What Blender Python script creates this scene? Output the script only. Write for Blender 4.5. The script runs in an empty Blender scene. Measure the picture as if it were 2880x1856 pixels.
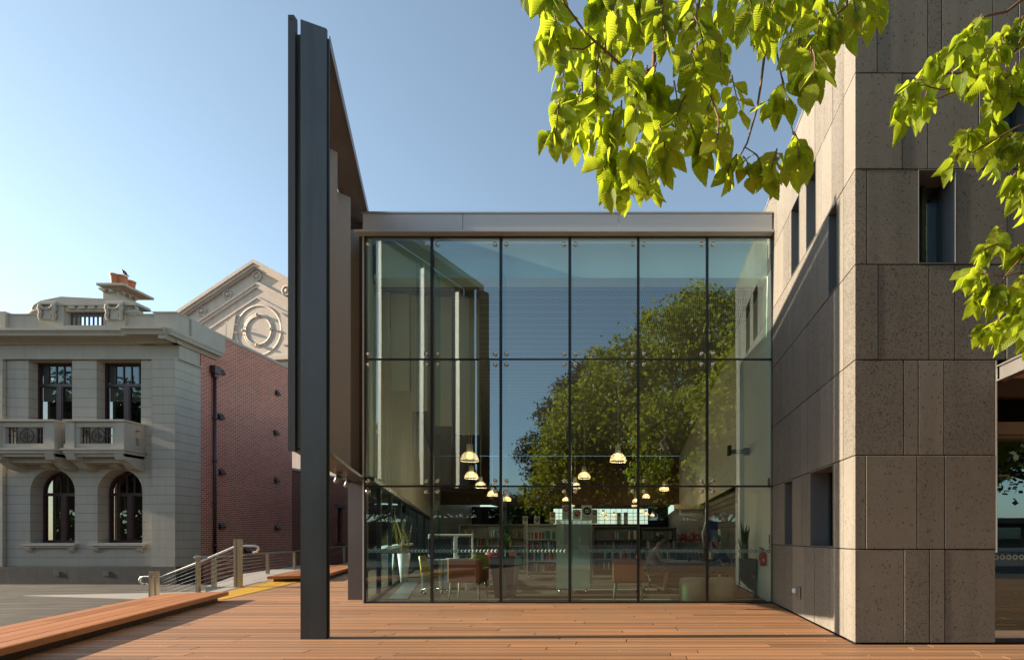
import bpy, math, random
from mathutils import Vector, Matrix, noise
random.seed(7)
R = random.Random(11)
F, CX, CY, EYE = 1450.0, 1799.0, 1508.0, 1.28
SC = bpy.context.scene
COL = SC.collection
def X(px, d): return (px-CX)*d/F
def H(py, d): return EYE-(py-CY)*d/F
def PT(px, py, d): return (X(px, d), d, H(py, d))
rad = math.radians

# ---------------------------------------------------------------- objects
def tag(o, label=None, cat=None, group=None, kind=None):
    if label: o['label'] = label
    if cat: o['category'] = cat
    if group: o['group'] = group
    if kind: o['kind'] = kind
    return o
def thing(name, label, cat, loc=(0, 0, 0), group=None):
    o = bpy.data.objects.new(name, None)
    o.empty_display_size = .2
    COL.objects.link(o); o.location = loc
    return tag(o, label, cat, group)
def root_loc(o):
    v = Vector((0, 0, 0))
    while o is not None:
        v += o.location; o = o.parent
    return v
def copy_tree(o, parent=None):
    c = o.copy(); COL.objects.link(c)
    if parent is not None: c.parent = parent
    for ch in [x for x in bpy.data.objects if x.parent == o]:
        copy_tree(ch, c)
    return c

class MB:
    """collects faces, makes one mesh object"""
    def __init__(s): s.v = []; s.f = []; s.c = []; s.uv = []; s.sm = []
    def add(s, vs, fs, col=0.5, smooth=False, uvs=None):
        b = len(s.v); s.v += [tuple(p) for p in vs]
        for f in fs:
            s.f.append([b+i for i in f]); s.c.append(col); s.sm.append(smooth)
            s.uv.append([uvs[i] for i in f] if uvs else [(0, 0)]*len(f))
        return s
    def box(s, a, b, col=0.5):
        x0, y0, z0 = [min(a[i], b[i]) for i in range(3)]; x1, y1, z1 = [max(a[i], b[i]) for i in range(3)]
        return s.add([(x0,y0,z0),(x1,y0,z0),(x1,y1,z0),(x0,y1,z0),(x0,y0,z1),(x1,y0,z1),(x1,y1,z1),(x0,y1,z1)],
            [(0,3,2,1),(4,5,6,7),(0,1,5,4),(1,2,6,5),(2,3,7,6),(3,0,4,7)], col)
    def rbox(s, a, b, r=.01, col=0.5):
        """box with chamfered edges"""
        x0, y0, z0 = [min(a[i], b[i]) for i in range(3)]; x1, y1, z1 = [max(a[i], b[i]) for i in range(3)]
        vs = []; 
        for X_, sx in ((x0,1),(x1,-1)):
            for Y_, sy in ((y0,1),(y1,-1)):
                for Z_, sz in ((z0,1),(z1,-1)):
                    vs += [(X_, Y_+sy*r, Z_+sz*r), (X_+sx*r, Y_, Z_+sz*r), (X_+sx*r, Y_+sy*r, Z_)]
        def i(a_, b_, c_, k): return ((a_*2+b_)*2+c_)*3+k
        fs = []
        for a_ in (0,1): fs.append([i(a_,0,0,0),i(a_,1,0,0),i(a_,1,1,0),i(a_,0,1,0)])
        for b_ in (0,1): fs.append([i(0,b_,0,1),i(1,b_,0,1),i(1,b_,1,1),i(0,b_,1,1)])
        for c_ in (0,1): fs.append([i(0,0,c_,2),i(1,0,c_,2),i(1,1,c_,2),i(0,1,c_,2)])
        for b_ in (0,1):
            for c_ in (0,1): fs.append([i(0,b_,c_,1),i(1,b_,c_,1),i(1,b_,c_,2),i(0,b_,c_,2)])
        for a_ in (0,1):
            for c_ in (0,1): fs.append([i(a_,0,c_,0),i(a_,1,c_,0),i(a_,1,c_,2),i(a_,0,c_,2)])
            for b_ in (0,1): fs.append([i(a_,b_,0,0),i(a_,b_,1,0),i(a_,b_,1,1),i(a_,b_,0,1)])
        for a_ in (0,1):
            for b_ in (0,1):
                for c_ in (0,1): fs.append([i(a_,b_,c_,0),i(a_,b_,c_,1),i(a_,b_,c_,2)])
        return s.add(vs, fs, col)
    def prism(s, poly, z0, z1, col=0.5):
        """plan polygon (x,y) between two heights"""
        n = len(poly)
        return s.add([(p[0],p[1],z0) for p in poly]+[(p[0],p[1],z1) for p in poly],
            [tuple(range(n))[::-1], tuple(range(n,2*n))]+[(i,(i+1)%n,(i+1)%n+n,i+n) for i in range(n)], col)
    def slab(s, poly, y0, y1, col=0.5):
        """elevation polygon (x,z) extruded from y0 to y1"""
        n = len(poly)
        return s.add([(p[0],y0,p[1]) for p in poly]+[(p[0],y1,p[1]) for p in poly],
            [tuple(range(n)), tuple(range(n,2*n))[::-1]]+[(i,i+n,(i+1)%n+n,(i+1)%n) for i in range(n)], col)
    def slabx(s, poly, x0, x1, col=0.5):
        """profile polygon (y,z) extruded from x0 to x1"""
        n = len(poly)
        return s.add([(x0,p[0],p[1]) for p in poly]+[(x1,p[0],p[1]) for p in poly],
            [tuple(range(n)), tuple(range(n,2*n))[::-1]]+[(i,i+n,(i+1)%n+n,(i+1)%n) for i in range(n)], col)
    def obox(s, p, q, w, z0, z1, col=0.5, side=0):
        """upright slab along the plan line p-q; side 0 centred, 1 to the left of p->q, -1 right"""
        d = Vector((q[0]-p[0], q[1]-p[1])); n = Vector((-d.y, d.x)).normalized()
        a, b = {0:(-.5,.5), 1:(0,1), -1:(-1,0)}[side]
        P = Vector(p[:2]); Q = Vector(q[:2])
        return s.prism([P+n*a*w, Q+n*a*w, Q+n*b*w, P+n*b*w], z0, z1, col)
    def tube(s, pts, r, n=8, col=0.5, caps=True):
        pts = [Vector(p) for p in pts]; m = len(pts)
        rs = r if isinstance(r, (list, tuple)) else [r]*m
        vs = []; up = None
        for k, p in enumerate(pts):
            t = (pts[min(k+1,m-1)]-pts[max(k-1,0)])
            if t.length < 1e-9: t = Vector((0,0,1))
            t.normalize()
            if up is None: up = Vector((0,0,1)) if abs(t.z) < .9 else Vector((1,0,0))
            a = t.cross(up)
            if a.length < 1e-6: a = t.cross(Vector((0,1,0)))
            a.normalize(); b = a.cross(t); up = b
            vs += [p+(a*math.cos(2*math.pi*i/n)+b*math.sin(2*math.pi*i/n))*rs[k] for i in range(n)]
        fs = [(k*n+i, k*n+(i+1)%n, (k+1)*n+(i+1)%n, (k+1)*n+i) for k in range(m-1) for i in range(n)]
        if caps: fs += [tuple(range(n))[::-1], tuple(range((m-1)*n, m*n))]
        return s.add(vs, fs, col, True)
    def lathe(s, prof, c=(0,0,0), n=20, col=0.5, axis='z', caps=False):
        """profile [(r,z)] turned about an axis through c"""
        vs = []
        for r, z in prof:
            for i in range(n):
                a = 2*math.pi*i/n; u, w = r*math.cos(a), r*math.sin(a)
                vs.append({'z':(c[0]+u,c[1]+w,c[2]+z),'y':(c[0]+u,c[1]+z,c[2]+w),'x':(c[0]+z,c[1]+u,c[2]+w)}[axis])
        m = len(prof)
        fs = [(k*n+i,k*n+(i+1)%n,(k+1)*n+(i+1)%n,(k+1)*n+i) for k in range(m-1) for i in range(n)]
        if caps: fs += [tuple(range(n))[::-1], tuple(range((m-1)*n, m*n))]
        return s.add(vs, fs, col, True)
    def ball(s, c, r, n=12, m=8, col=0.5, sq=(1,1,1)):
        prof = [(r*math.sin(math.pi*k/m)+1e-5, -r*math.cos(math.pi*k/m)) for k in range(m+1)]
        b = len(s.v); s.lathe(prof, (0,0,0), n, col)
        for i in range(b, len(s.v)):
            v = s.v[i]; s.v[i] = (c[0]+v[0]*sq[0], c[1]+v[1]*sq[1], c[2]+v[2]*sq[2])
        return s
    def xf(s, M, start=0):
        for i in range(start, len(s.v)): s.v[i] = tuple(M @ Vector(s.v[i]))
        return s
    def build(s, name, mat, parent=None, **kw):
        me = bpy.data.meshes.new(name)
        off = root_loc(parent)
        vs = [(p[0]-off.x, p[1]-off.y, p[2]-off.z) for p in s.v]
        me.from_pydata(vs, [], s.f); me.update()
        ca = me.attributes.new('tone', 'FLOAT', 'FACE')
        ca.data.foreach_set('value', [float(c) for c in s.c])
        uvl = me.uv_layers.new(name='UVMap')
        uvl.data.foreach_set('uv', [x for f in s.uv for p in f for x in p])
        me.polygons.foreach_set('use_smooth', s.sm)
        me.materials.append(mat)
        o = bpy.data.objects.new(name, me); COL.objects.link(o)
        if parent is not None: o.parent = parent
        for k, v in kw.items(): o[k] = v
        return o

# ---------------------------------------------------------------- materials
def nt(mat):
    mat.use_nodes = True; t = mat.node_tree; t.nodes.clear(); return t
class NG:
    def __init__(s, tree): s.t = tree
    def n(s, ty, **kw):
        nd = s.t.nodes.new(ty)
        for k, v in kw.items():
            if k in nd.inputs.keys(): pass
            setattr(nd, k, v)
        return nd
    def l(s, a, b): s.t.links.new(a, b)
    def math(s, op, a, b=None, c=None, clamp=False):
        nd = s.t.nodes.new('ShaderNodeMath'); nd.operation = op; nd.use_clamp = clamp
        for i, v in enumerate((a, b, c)):
            if v is None: continue
            if isinstance(v, (int, float)): nd.inputs[i].default_value = v
            else: s.l(v, nd.inputs[i])
        return nd.outputs[0]
    def noise(s, vec, scale, detail=3, rough=.55, out='Fac'):
        nd = s.t.nodes.new('ShaderNodeTexNoise'); nd.inputs['Scale'].default_value = scale
        nd.inputs['Detail'].default_value = detail; nd.inputs['Roughness'].default_value = rough
        if vec is not None: s.l(vec, nd.inputs['Vector'])
        return nd.outputs[out]
    def vmap(s, vec, scale=(1,1,1), rot=(0,0,0), loc=(0,0,0)):
        nd = s.t.nodes.new('ShaderNodeMapping'); nd.inputs['Scale'].default_value = scale
        nd.inputs['Rotation'].default_value = rot; nd.inputs['Location'].default_value = loc
        s.l(vec, nd.inputs['Vector']); return nd.outputs[0]
    def ramp(s, fac, stops, interp='LINEAR'):
        nd = s.t.nodes.new('ShaderNodeValToRGB'); cr = nd.color_ramp; cr.interpolation = interp
        while len(cr.elements) < len(stops): cr.elements.new(.5)
        for e, (p, c) in zip(cr.elements, stops):
            e.position = p; e.color = (c if len(c) == 4 else (*c, 1)) if not isinstance(c, (int, float)) else (c, c, c, 1)
        s.l(fac, nd.inputs[0]); return nd.outputs[0]
    def mix(s, fac, a, b, mode='MIX'):
        nd = s.t.nodes.new('ShaderNodeMix'); nd.data_type = 'RGBA'; nd.blend_type = mode
        for sock, v in ((nd.inputs[0], fac), (nd.inputs[6], a), (nd.inputs[7], b)):
            if isinstance(v, (int, float)): sock.default_value = v if sock.type == 'VALUE' else (v, v, v, 1)
            elif isinstance(v, tuple): sock.default_value = (*v, 1) if len(v) == 3 else v
            else: s.l(v, sock)
        return nd.outputs[2]
    def obj(s): return s.t.nodes.new('ShaderNodeTexCoord').outputs['Object']
    def pos(s): return s.t.nodes.new('ShaderNodeNewGeometry').outputs['Position']
    def tone(s):
        nd = s.t.nodes.new('ShaderNodeAttribute'); nd.attribute_name = 'tone'; return nd.outputs['Fac']
    def bump(s, h, strength=.3, dist=.01, normal=None):
        nd = s.t.nodes.new('ShaderNodeBump'); nd.inputs['Strength'].default_value = strength
        nd.inputs['Distance'].default_value = dist; s.l(h, nd.inputs['Height'])
        if normal is not None: s.l(normal, nd.inputs['Normal'])
        return nd.outputs[0]
    def principled(s, col, rough=.6, metal=0, normal=None, spec=.5, **kw):
        nd = s.t.nodes.new('ShaderNodeBsdfPrincipled')
        for nm, v in (('Base Color', col), ('Roughness', rough), ('Metallic', metal), ('Specular IOR Level', spec)):
            sk = nd.inputs[nm]
            if isinstance(v, tuple): sk.default_value = (*v, 1) if len(v) == 3 else v
            elif isinstance(v, (int, float)): sk.default_value = v
            else: s.l(v, sk)
        if normal is not None: s.l(normal, nd.inputs['Normal'])
        for k, v in kw.items(): nd.inputs[k.replace('_', ' ')].default_value = v
        return nd.outputs[0]
    def out(s, sh):
        o = s.t.nodes.new('ShaderNodeOutputMaterial'); s.l(sh, o.inputs['Surface'])
def newmat(name):
    m = bpy.data.materials.new(name); return m, NG(nt(m))

def paint(name, col, rough=.5, metal=0, var=.12, scale=3, bump=.0, spec=.5, streak=0):
    """plain surface with uneven tone and a little roughness change"""
    m, g = newmat(name); p = g.pos()
    a = g.noise(g.vmap(p, (1,1,.35)), scale, 4); b = g.noise(p, scale*14, 3)
    v = g.math('ADD', g.math('MULTIPLY', a, .7), g.math('MULTIPLY', b, .3))
    c = g.mix(v, tuple(x*(1-var) for x in col), tuple(min(1, x*(1+var)) for x in col))
    if streak:
        c = g.mix(g.math('MULTIPLY', g.ramp(g.noise(p, 1.1, 6), [(.40, 0.0), (.65, 1.0)]), .3), c, tuple(min(1, x*1.5) for x in col))
        st = g.ramp(g.noise(g.vmap(p, (3,3,.12)), 2.5, 4), [(.45, 0.0), (.75, 1.0)])
        c = g.mix(g.math('MULTIPLY', st, streak), c, tuple(x*.55 for x in col))
    r = g.math('ADD', g.math('MULTIPLY', a, .16), rough-.08)
    n = g.bump(b, bump, .004) if bump else None
    g.out(g.principled(c, r, metal, n, spec)); return m

def stone_mat(name, base, pits=1.0):
    """pitted basalt: tone of each panel from the mesh, pores and cracks from textures"""
    m, g = newmat(name); p = g.pos(); t = g.tone()
    cl = g.noise(p, 1.1, 4); md = g.noise(p, 7, 4)
    fine = g.noise(p, 90, 3, .7)
    def pores(scale, thr):
        v = g.t.nodes.new('ShaderNodeTexVoronoi'); v.inputs['Scale'].default_value = scale
        dn = g.t.nodes.new('ShaderNodeVectorMath'); dn.operation = 'MULTIPLY_ADD'
        g.l(g.noise(p, scale*1.3, 2, .6, 'Color'), dn.inputs[0]); dn.inputs[1].default_value = (.9/scale,)*3; g.l(g.vmap(p, (1,1,.8)), dn.inputs[2])
        g.l(dn.outputs[0], v.inputs['Vector'])
        sep = g.t.nodes.new('ShaderNodeSeparateColor'); g.l(v.outputs['Color'], sep.inputs[0])
        size = g.math('MULTIPLY', g.math('POWER', sep.outputs[0], 3.0), thr)
        d = g.math('SUBTRACT', size, v.outputs['Distance'])
        return g.math('MULTIPLY', d, 9.0, clamp=True)
    big = pores(38, .50); sm = pores(95, .85)
    rough_panel = g.math('MULTIPLY', g.math('SUBTRACT', g.math('ADD', t, g.math('MULTIPLY', cl, .5)), .55), 2.2, clamp=True)
    pit = g.math('MAXIMUM', g.math('MULTIPLY', big, .8), g.math('MULTIPLY', sm, g.math('ADD', g.math('MULTIPLY', rough_panel, .75), .12)))
    crack = g.t.nodes.new('ShaderNodeTexNoise'); crack.inputs['Scale'].default_value = 1.7; crack.inputs['Detail'].default_value = 7
    g.l(g.vmap(p, (1,1,2.2), rot=(.3,.2,.1)), crack.inputs['Vector'])
    cr = g.math('SUBTRACT', 1.0, g.math('MULTIPLY', g.math('ABSOLUTE', g.math('SUBTRACT', crack.outputs['Fac'], .5)), 130), clamp=True)
    cr = g.math('MULTIPLY', cr, g.ramp(g.noise(p, .9, 2), [(.52, 0.0), (.62, 1.0)]))
    cr = g.math('MULTIPLY', cr, g.ramp(g.noise(p, 25, 2), [(.4, 0.0), (.6, 1.0)]))
    pit = g.math('MAXIMUM', pit, g.math('MULTIPLY', cr, .8))
    dark = tuple(x*.62 for x in base); lite = tuple(x*1.30 for x in base)
    c = g.mix(g.math('ADD', g.math('MULTIPLY', t, .55), g.math('MULTIPLY', md, .45)), lite, dark)
    c = g.mix(g.math('MULTIPLY', fine, .35), c, tuple(x*.6 for x in base))
    c = g.mix(g.math('MULTIPLY', g.ramp(g.noise(p, .45, 5), [(.35, 0.0), (.7, 1.0)]), .35), c, tuple(x*1.45 for x in base))
    c = g.mix(g.math('MULTIPLY', g.ramp(g.noise(g.vmap(p, (2.4,2.4,.12)), 2, 5), [(.48, 0.0), (.72, 1.0)]), .45), c, tuple(x*.65 for x in base))
    c = g.mix(g.math('MULTIPLY', pit, .8*pits), c, (.022,.018,.015))
    h = g.math('ADD', g.math('MULTIPLY', pit, -1.0), g.math('MULTIPLY', fine, .25))
    g.out(g.principled(c, .78, 0, g.bump(h, .5, .006), .3)); return m

def wood_mat(name, base, axis=0, rough=.5, gl=.3, worn=.35):
    """timber boards: grain along one axis, a tone per board"""
    m, g = newmat(name); p = g.pos(); t = g.tone()
    comb = g.t.nodes.new('ShaderNodeCombineXYZ'); sep = g.t.nodes.new('ShaderNodeSeparateXYZ'); g.l(p, sep.inputs[0])
    g.l(g.math('ADD', sep.outputs[0], g.math('MULTIPLY', t, 37.0)), comb.inputs[0]); g.l(sep.outputs[1], comb.inputs[1]); g.l(sep.outputs[2], comb.inputs[2])
    sc = [38, 38, 38]; sc[axis] = 1.6
    gr = g.noise(g.vmap(comb.outputs[0], tuple(sc)), 1.0, 5, .65)
    sc2 = [9, 9, 9]; sc2[axis] = .7
    bl = g.noise(g.vmap(comb.outputs[0], tuple(sc2)), 1.0, 3)
    wn = g.noise(p, .8, 4)
    c = g.mix(t, tuple(x*.58 for x in base), tuple(min(1, x*1.34) for x in base))
    c = g.mix(g.math('MULTIPLY', gr, .5), c, tuple(x*.45 for x in base))
    c = g.mix(g.math('MULTIPLY', bl, .35), c, (base[0]*1.1, base[1]*1.25, base[2]*1.4))
    grey = (base[0]*.62, base[1]*.9, base[2]*1.25)
    c = g.mix(g.math('MULTIPLY', g.ramp(wn, [(.42, 0.0), (.72, 1.0)]), worn), c, grey)
    spk = g.ramp(g.noise(p, 130, 2), [(.70, 0.0), (.76, 1.0)])
    c = g.mix(g.math('MULTIPLY', spk, .35), c, tuple(x*.3 for x in base))
    r = g.math('ADD', g.math('MULTIPLY', gr, .25), rough-.1)
    g.out(g.principled(c, r, 0, g.bump(gr, gl, .003), .4)); return m

def brick_mat(name, ax, c1, c2, mortar, bw=.24, bh=.086, ms=.017):
    """brickwork in the plane of two world axes"""
    m, g = newmat(name); sep = g.t.nodes.new('ShaderNodeSeparateXYZ'); g.l(g.pos(), sep.inputs[0])
    comb = g.t.nodes.new('ShaderNodeCombineXYZ'); g.l(sep.outputs[ax], comb.inputs[0]); g.l(sep.outputs[2], comb.inputs[1])
    b = g.t.nodes.new('ShaderNodeTexBrick'); g.l(comb.outputs[0], b.inputs['Vector'])
    b.inputs['Scale'].default_value = 1; b.inputs['Brick Width'].default_value = bw; b.inputs['Row Height'].default_value = bh
    b.inputs['Mortar Size'].default_value = ms; b.inputs['Mortar Smooth'].default_value = .25; b.inputs['Bias'].default_value = 0
    b.inputs['Color1'].default_value = (*c1, 1); b.inputs['Color2'].default_value = (*c2, 1); b.inputs['Mortar'].default_value = (*mortar, 1)
    nz = g.noise(g.pos(), .6, 4); n2 = g.noise(g.pos(), 30, 3)
    c = g.mix(g.math('MULTIPLY', nz, .45), b.outputs['Color'], tuple(x*.6 for x in c2))
    c = g.mix(g.math('MULTIPLY', n2, .25), c, tuple(x*1.5 for x in c1))
    h = g.math('ADD', g.math('MULTIPLY', b.outputs['Fac'], -1.0), g.math('MULTIPLY', n2, .25))
    g.out(g.principled(c, .85, 0, g.bump(h, .6, .008), .2)); return m

def render_mat(name, col, groove=None, z0=0.0, streak=.25, rough=.8):
    """painted stucco; groove = spacing of horizontal joints scored in it"""
    m, g = newmat(name); p = g.pos()
    a = g.noise(p, 1.3, 5); b = g.noise(p, 40, 3)
    c = g.mix(a, tuple(x*.84 for x in col), tuple(x*1.13 for x in col))
    st = g.ramp(g.noise(g.vmap(p, (2.5,2.5,.14)), 2.0, 5), [(.48, 0.0), (.78, 1.0)])
    c = g.mix(g.math('MULTIPLY', st, streak), c, tuple(x*.5 for x in col))
    h = g.math('MULTIPLY', b, .15); nrm = None
    if groove:
        sep = g.t.nodes.new('ShaderNodeSeparateXYZ'); g.l(p, sep.inputs[0])
        fr = g.math('FRACT', g.math('DIVIDE', g.math('SUBTRACT', sep.outputs[2], z0-50*groove), groove))
        d = g.math('ABSOLUTE', g.math('SUBTRACT', fr, .5))
        gm = g.math('MULTIPLY', g.math('SUBTRACT', d, .5-.0275), 60, clamp=True)
        c = g.mix(g.math('MULTIPLY', gm, .75), c, tuple(x*.22 for x in col))
        h = g.math('SUBTRACT', h, g.math('MULTIPLY', gm, 1.5))
    g.out(g.principled(c, rough, 0, g.bump(h, .5, .012), .25)); return m

def glass_mat(name, tint, refl=.18, fres=.8, rough=.0, trans=1.0):
    """thin sheet: part coated mirror, part clear"""
    m, g = newmat(name)
    geo = g.t.nodes.new('ShaderNodeNewGeometry'); vm = g.t.nodes.new('ShaderNodeVectorMath'); vm.operation = 'DOT_PRODUCT'
    g.l(geo.outputs['Incoming'], vm.inputs[0]); g.l(geo.outputs['Normal'], vm.inputs[1])
    sch = g.math('POWER', g.math('SUBTRACT', 1.0, g.math('ABSOLUTE', vm.outputs['Value']), clamp=True), 5.0)
    fac = g.math('ADD', refl, g.math('MULTIPLY', sch, fres), clamp=True)
    tr = g.t.nodes.new('ShaderNodeBsdfTransparent'); tr.inputs[0].default_value = (*tint, 1)
    gl = g.t.nodes.new('ShaderNodeBsdfGlossy'); gl.inputs['Roughness'].default_value = rough; gl.inputs[0].default_value = (.72,.92,1,1)
    mx = g.t.nodes.new('ShaderNodeMixShader'); g.l(fac, mx.inputs[0]); g.l(tr.outputs[0], mx.inputs[1]); g.l(gl.outputs[0], mx.inputs[2])
    g.out(mx.outputs[0]); return m

def emit_mat(name, col, s):
    m, g = newmat(name); e = g.t.nodes.new('ShaderNodeEmission'); e.inputs[0].default_value = (*col, 1); e.inputs[1].default_value = s
    g.out(e.outputs[0]); return m

def leaf_mat(name, c1, c2, trans=.55, veins=True):
    m, g = newmat(name); t = g.tone()
    c = g.mix(t, c1, c2)
    c = g.mix(g.math('MULTIPLY', g.noise(g.pos(), 9, 3), .35), c, tuple(x*.6 for x in c1))
    nrm = None
    if veins:
        uv = g.t.nodes.new('ShaderNodeUVMap'); sep = g.t.nodes.new('ShaderNodeSeparateXYZ'); g.l(uv.outputs[0], sep.inputs[0])
        au = g.math('ABSOLUTE', g.math('SUBTRACT', sep.outputs[0], .5))
        ph = g.math('MULTIPLY', g.math('SUBTRACT', sep.outputs[1], g.math('MULTIPLY', au, .75)), 75.0)
        w = g.math('ADD', g.math('MULTIPLY', g.math('SINE', ph), .5), .5)
        v = g.math('POWER', w, 5.0)
        mid = g.math('SUBTRACT', 1.0, g.math('MULTIPLY', au, 28.0), clamp=True)
        v2 = g.math('MAXIMUM', g.math('MULTIPLY', v, .30), mid)
        c = g.mix(g.math('MULTIPLY', v2, .45), c, tuple(min(1, x*1.7) for x in c2))
        nrm = g.bump(w, .4, .002)
    d = g.principled(c, .5, 0, nrm, .35)
    tl = g.t.nodes.new('ShaderNodeBsdfTranslucent')
    tc = g.mix(.5, c, (min(1, c2[0]*2.0), min(1, c2[1]*1.95), c2[2]*.6)); g.l(tc, tl.inputs[0])
    if nrm is not None: g.l(nrm, tl.inputs['Normal'])
    mx = g.t.nodes.new('ShaderNodeMixShader'); mx.inputs[0].default_value = trans
    g.l(d, mx.inputs[1]); g.l(tl.outputs[0], mx.inputs[2]); g.out(mx.outputs[0]); return m
EXPO = 1.41
# ---------------------------------------------------------------- shared materials
M_STONE = stone_mat('basalt', (.200,.184,.160))
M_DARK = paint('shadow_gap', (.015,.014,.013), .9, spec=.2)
M_STEEL = paint('charcoal_steel_paint', (.048,.062,.070), .42, .35, .25, 2, .1, streak=.55)
M_STEELP = paint('bronze_steel_panel', (.50,.42,.35), .42, .5, .12, 2, .05, streak=.2)
M_FASCIA = paint('grey_metal_sheet', (.55,.55,.54), .45, .1, .06, 1.2)
M_GREY = paint('zinc_reveal', (.20,.215,.225), .42, .45, .08, 2)
M_ALU = paint('satin_aluminium', (.62,.60,.57), .3, .85, .05, 5)
M_INOX = paint('brushed_stainless', (.66,.62,.56), .24, 1.0, .05, 8)
M_BLACK = paint('black_silicone', (.012,.012,.013), .45)
M_WHITE = paint('white_plaster', (.80,.76,.66), .7, 0, .04, 1)
M_WHITEP = paint('white_laminate', (.75,.74,.70), .4, 0, .03, 2)
M_GLASS = glass_mat('coated_facade_glass', (.74,.94,.90), .25, .75)
M_GLASSL = glass_mat('clear_lower_glass', (.82,.93,.87), .165, .75)
M_GLASSB = glass_mat('blue_tinted_glass', (.58,.80,.86), .10, .8)
M_GLASSD = glass_mat('dark_tinted_glass', (.16,.17,.16), .16, .8)
M_GREEN = glass_mat('green_edge_glass', (.55,.75,.66), .12, .6)
M_DECK = wood_mat('hardwood_decking', (.385,.186,.088), 0, .55, .5, .45)
M_BENCH = wood_mat('oiled_hardwood', (.43,.165,.055), 1, .45, .3, .1)
M_ASPH, g = newmat('asphalt'); p = g.pos()
c = g.mix(g.noise(p, .35, 4), (.05,.044,.037), (.095,.082,.068)); c = g.mix(g.math('MULTIPLY', g.noise(p, 120, 2), .7), c, (.045,.04,.035))
c = g.mix(g.ramp(g.noise(g.vmap(p, (.25,2.5,1)), 1.5, 4), [(.45,0.0),(.7,.7)]), c, (.15,.13,.105)); c = g.mix(g.ramp(g.noise(p, .9, 6), [(.52,0.0),(.6,.45)]), c, (.035,.031,.028))
g.out(g.principled(c, .9, 0, g.bump(g.noise(p, 120, 2), .7, .01), .3))
M_CONC = paint('pale_concrete', (.28,.26,.235), .85, 0, .12, 2, .3)
M_LIGHT = emit_mat('lamp_glow', (1, .55, .22), 2.0)

def lettering(name, text, size, loc, mat, parent, align='LEFT'):
    cu = bpy.data.curves.new('tmp', 'FONT'); cu.body = text; cu.size = size; cu.extrude = .0006; cu.align_x = align; cu.resolution_u = 3
    tmp = bpy.data.objects.new('tmp', cu); COL.objects.link(tmp); bpy.context.view_layer.update()
    me = bpy.data.meshes.new_from_object(tmp.evaluated_get(bpy.context.evaluated_depsgraph_get())); bpy.data.objects.remove(tmp)
    me.transform(Matrix.Translation(Vector(loc)-root_loc(parent)) @ Matrix.Rotation(rad(90), 4, 'X')); me.materials.clear(); me.materials.append(mat)
    o = bpy.data.objects.new(name, me); COL.objects.link(o); o.parent = parent; return o
# ---------------------------------------------------------------- ground
mb = MB(); mb.add([(-300,-300,-.6),(300,-300,-.6),(300,400,-.6),(-300,400,-.6)], [(0,1,2,3)])
tag(mb.build('ground', M_ASPH), kind='structure')
mb = MB(); mb.prism([(-60,-80),(60,-80),(60,-3.2),(-60,-3.2)], -.58, -.03)
tag(mb.build('plaza', paint('plaza_paving', (.06,.055,.05), .85, 0, .25, .5, .3)), kind='structure')
def edge_x(y): return -9.26-.345*(y-10.4)           # outer edge of the deck along the long seat
mb = MB()
bw = .148
yy = -3.2
base = MB(); base.prism([(edge_x(-3.2)+.05,-3.2),(12,-3.2),(12,30),(edge_x(30)+.05,30)], -.5, -.035)
tag(base.build('deck_substructure', M_DARK), kind='structure')
while yy < 29:
    x = edge_x(yy)
    xe = 12.0
    if yy > 9.86: xe = -5.25-.354*(yy-9.9)-.02
    if yy > 6.0 and yy <= 9.86: xe = 2.56
    x0 = x + R.uniform(-2.4, 0)
    while x0 < xe:
        ln = R.choice([1.8, 2.4, 3.0, 3.6, 4.2, 4.8])*R.uniform(.9,1.05)
        a, b = max(x0, x), min(x0+ln, xe)
        if b-a > .03:
            t = min(1, max(0, R.gauss(.5, .33)))
            dz = R.uniform(-.0012, .0012)
            mb.box((a+.006, yy+.0075, -.03), (b-.006, yy+bw-.0075, dz), t)
        x0 += ln
    yy += bw
tag(mb.build('timber_deck', M_DECK), kind='structure')
# scattered petals and seeds on the boards
mb = MB()
for i in range(150):
    y = R.uniform(4.2, 9.6); x = R.uniform(edge_x(y)+1.2, min(8, 2.5 if y > 6 else 8)); r = R.uniform(.004, .013); a = R.uniform(0, 6)
    mb.add([(x+r*math.cos(a+k*2.1)*(1.6 if k==0 else 1), y+r*math.sin(a+k*2.1), .003+.004*(k==1)) for k in range(3)], [(0,1,2)], R.random())
tag(mb.build('leaf_litter', paint('dry_petal', (.6,.5,.32), .8)), kind='stuff')

# ramp slab beside the brick wall and the kerb by the tactile strip
mb = MB(); mb.prism([(-11.2,13.3),(-10.25,13.3),(-11.9,19),(-13.2,23),(-15.2,23),(-13.6,17.5)], -.58, -.01)
mb.prism([(-9.38,10.45),(-9.10,10.45),(-10.75,14.7),(-11.1,14.7)], -.58, .006)
tag(mb.build('concrete_ramp', M_CONC), kind='structure')
mb = MB()
for k in range(4): mb.prism([(-11.1-.33*k,10.6),(-9.3,10.6),(-10.9,14.2),(-11.6-.33*k,14.2)], -.58, -.02-.14*(k+1) if k else -.15)
mb2 = MB(); mb2.prism([(-19.5,16.3),(-10.6,14.6),(-12.4,17.2),(-14,17.6)], -.599, -.585)
tag(mb2.build('concrete_gutter_path', M_CONC), kind='structure')
tag(mb.build('entry_steps', M_CONC), kind='structure')
mb = MB()
P0, P1, P2, P3 = Vector((-8.42,10.42)), Vector((-9.02,10.42)), Vector((-10.45,14.62)), Vector((-9.62,14.62))
mb.prism([P0,P1,P2,P3], .001, .008, .4)
for i in range(58):
    for j in range(9):
        u = (i+.5)/58; v = (j+.5)/9
        q = (P0*(1-v)+P1*v)*(1-u)+(P3*(1-v)+P2*v)*u
        mb.lathe([(.021,.008),(.014,.014),(.0001,.0145)], (q.x,q.y,0), 6, .9)
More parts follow.
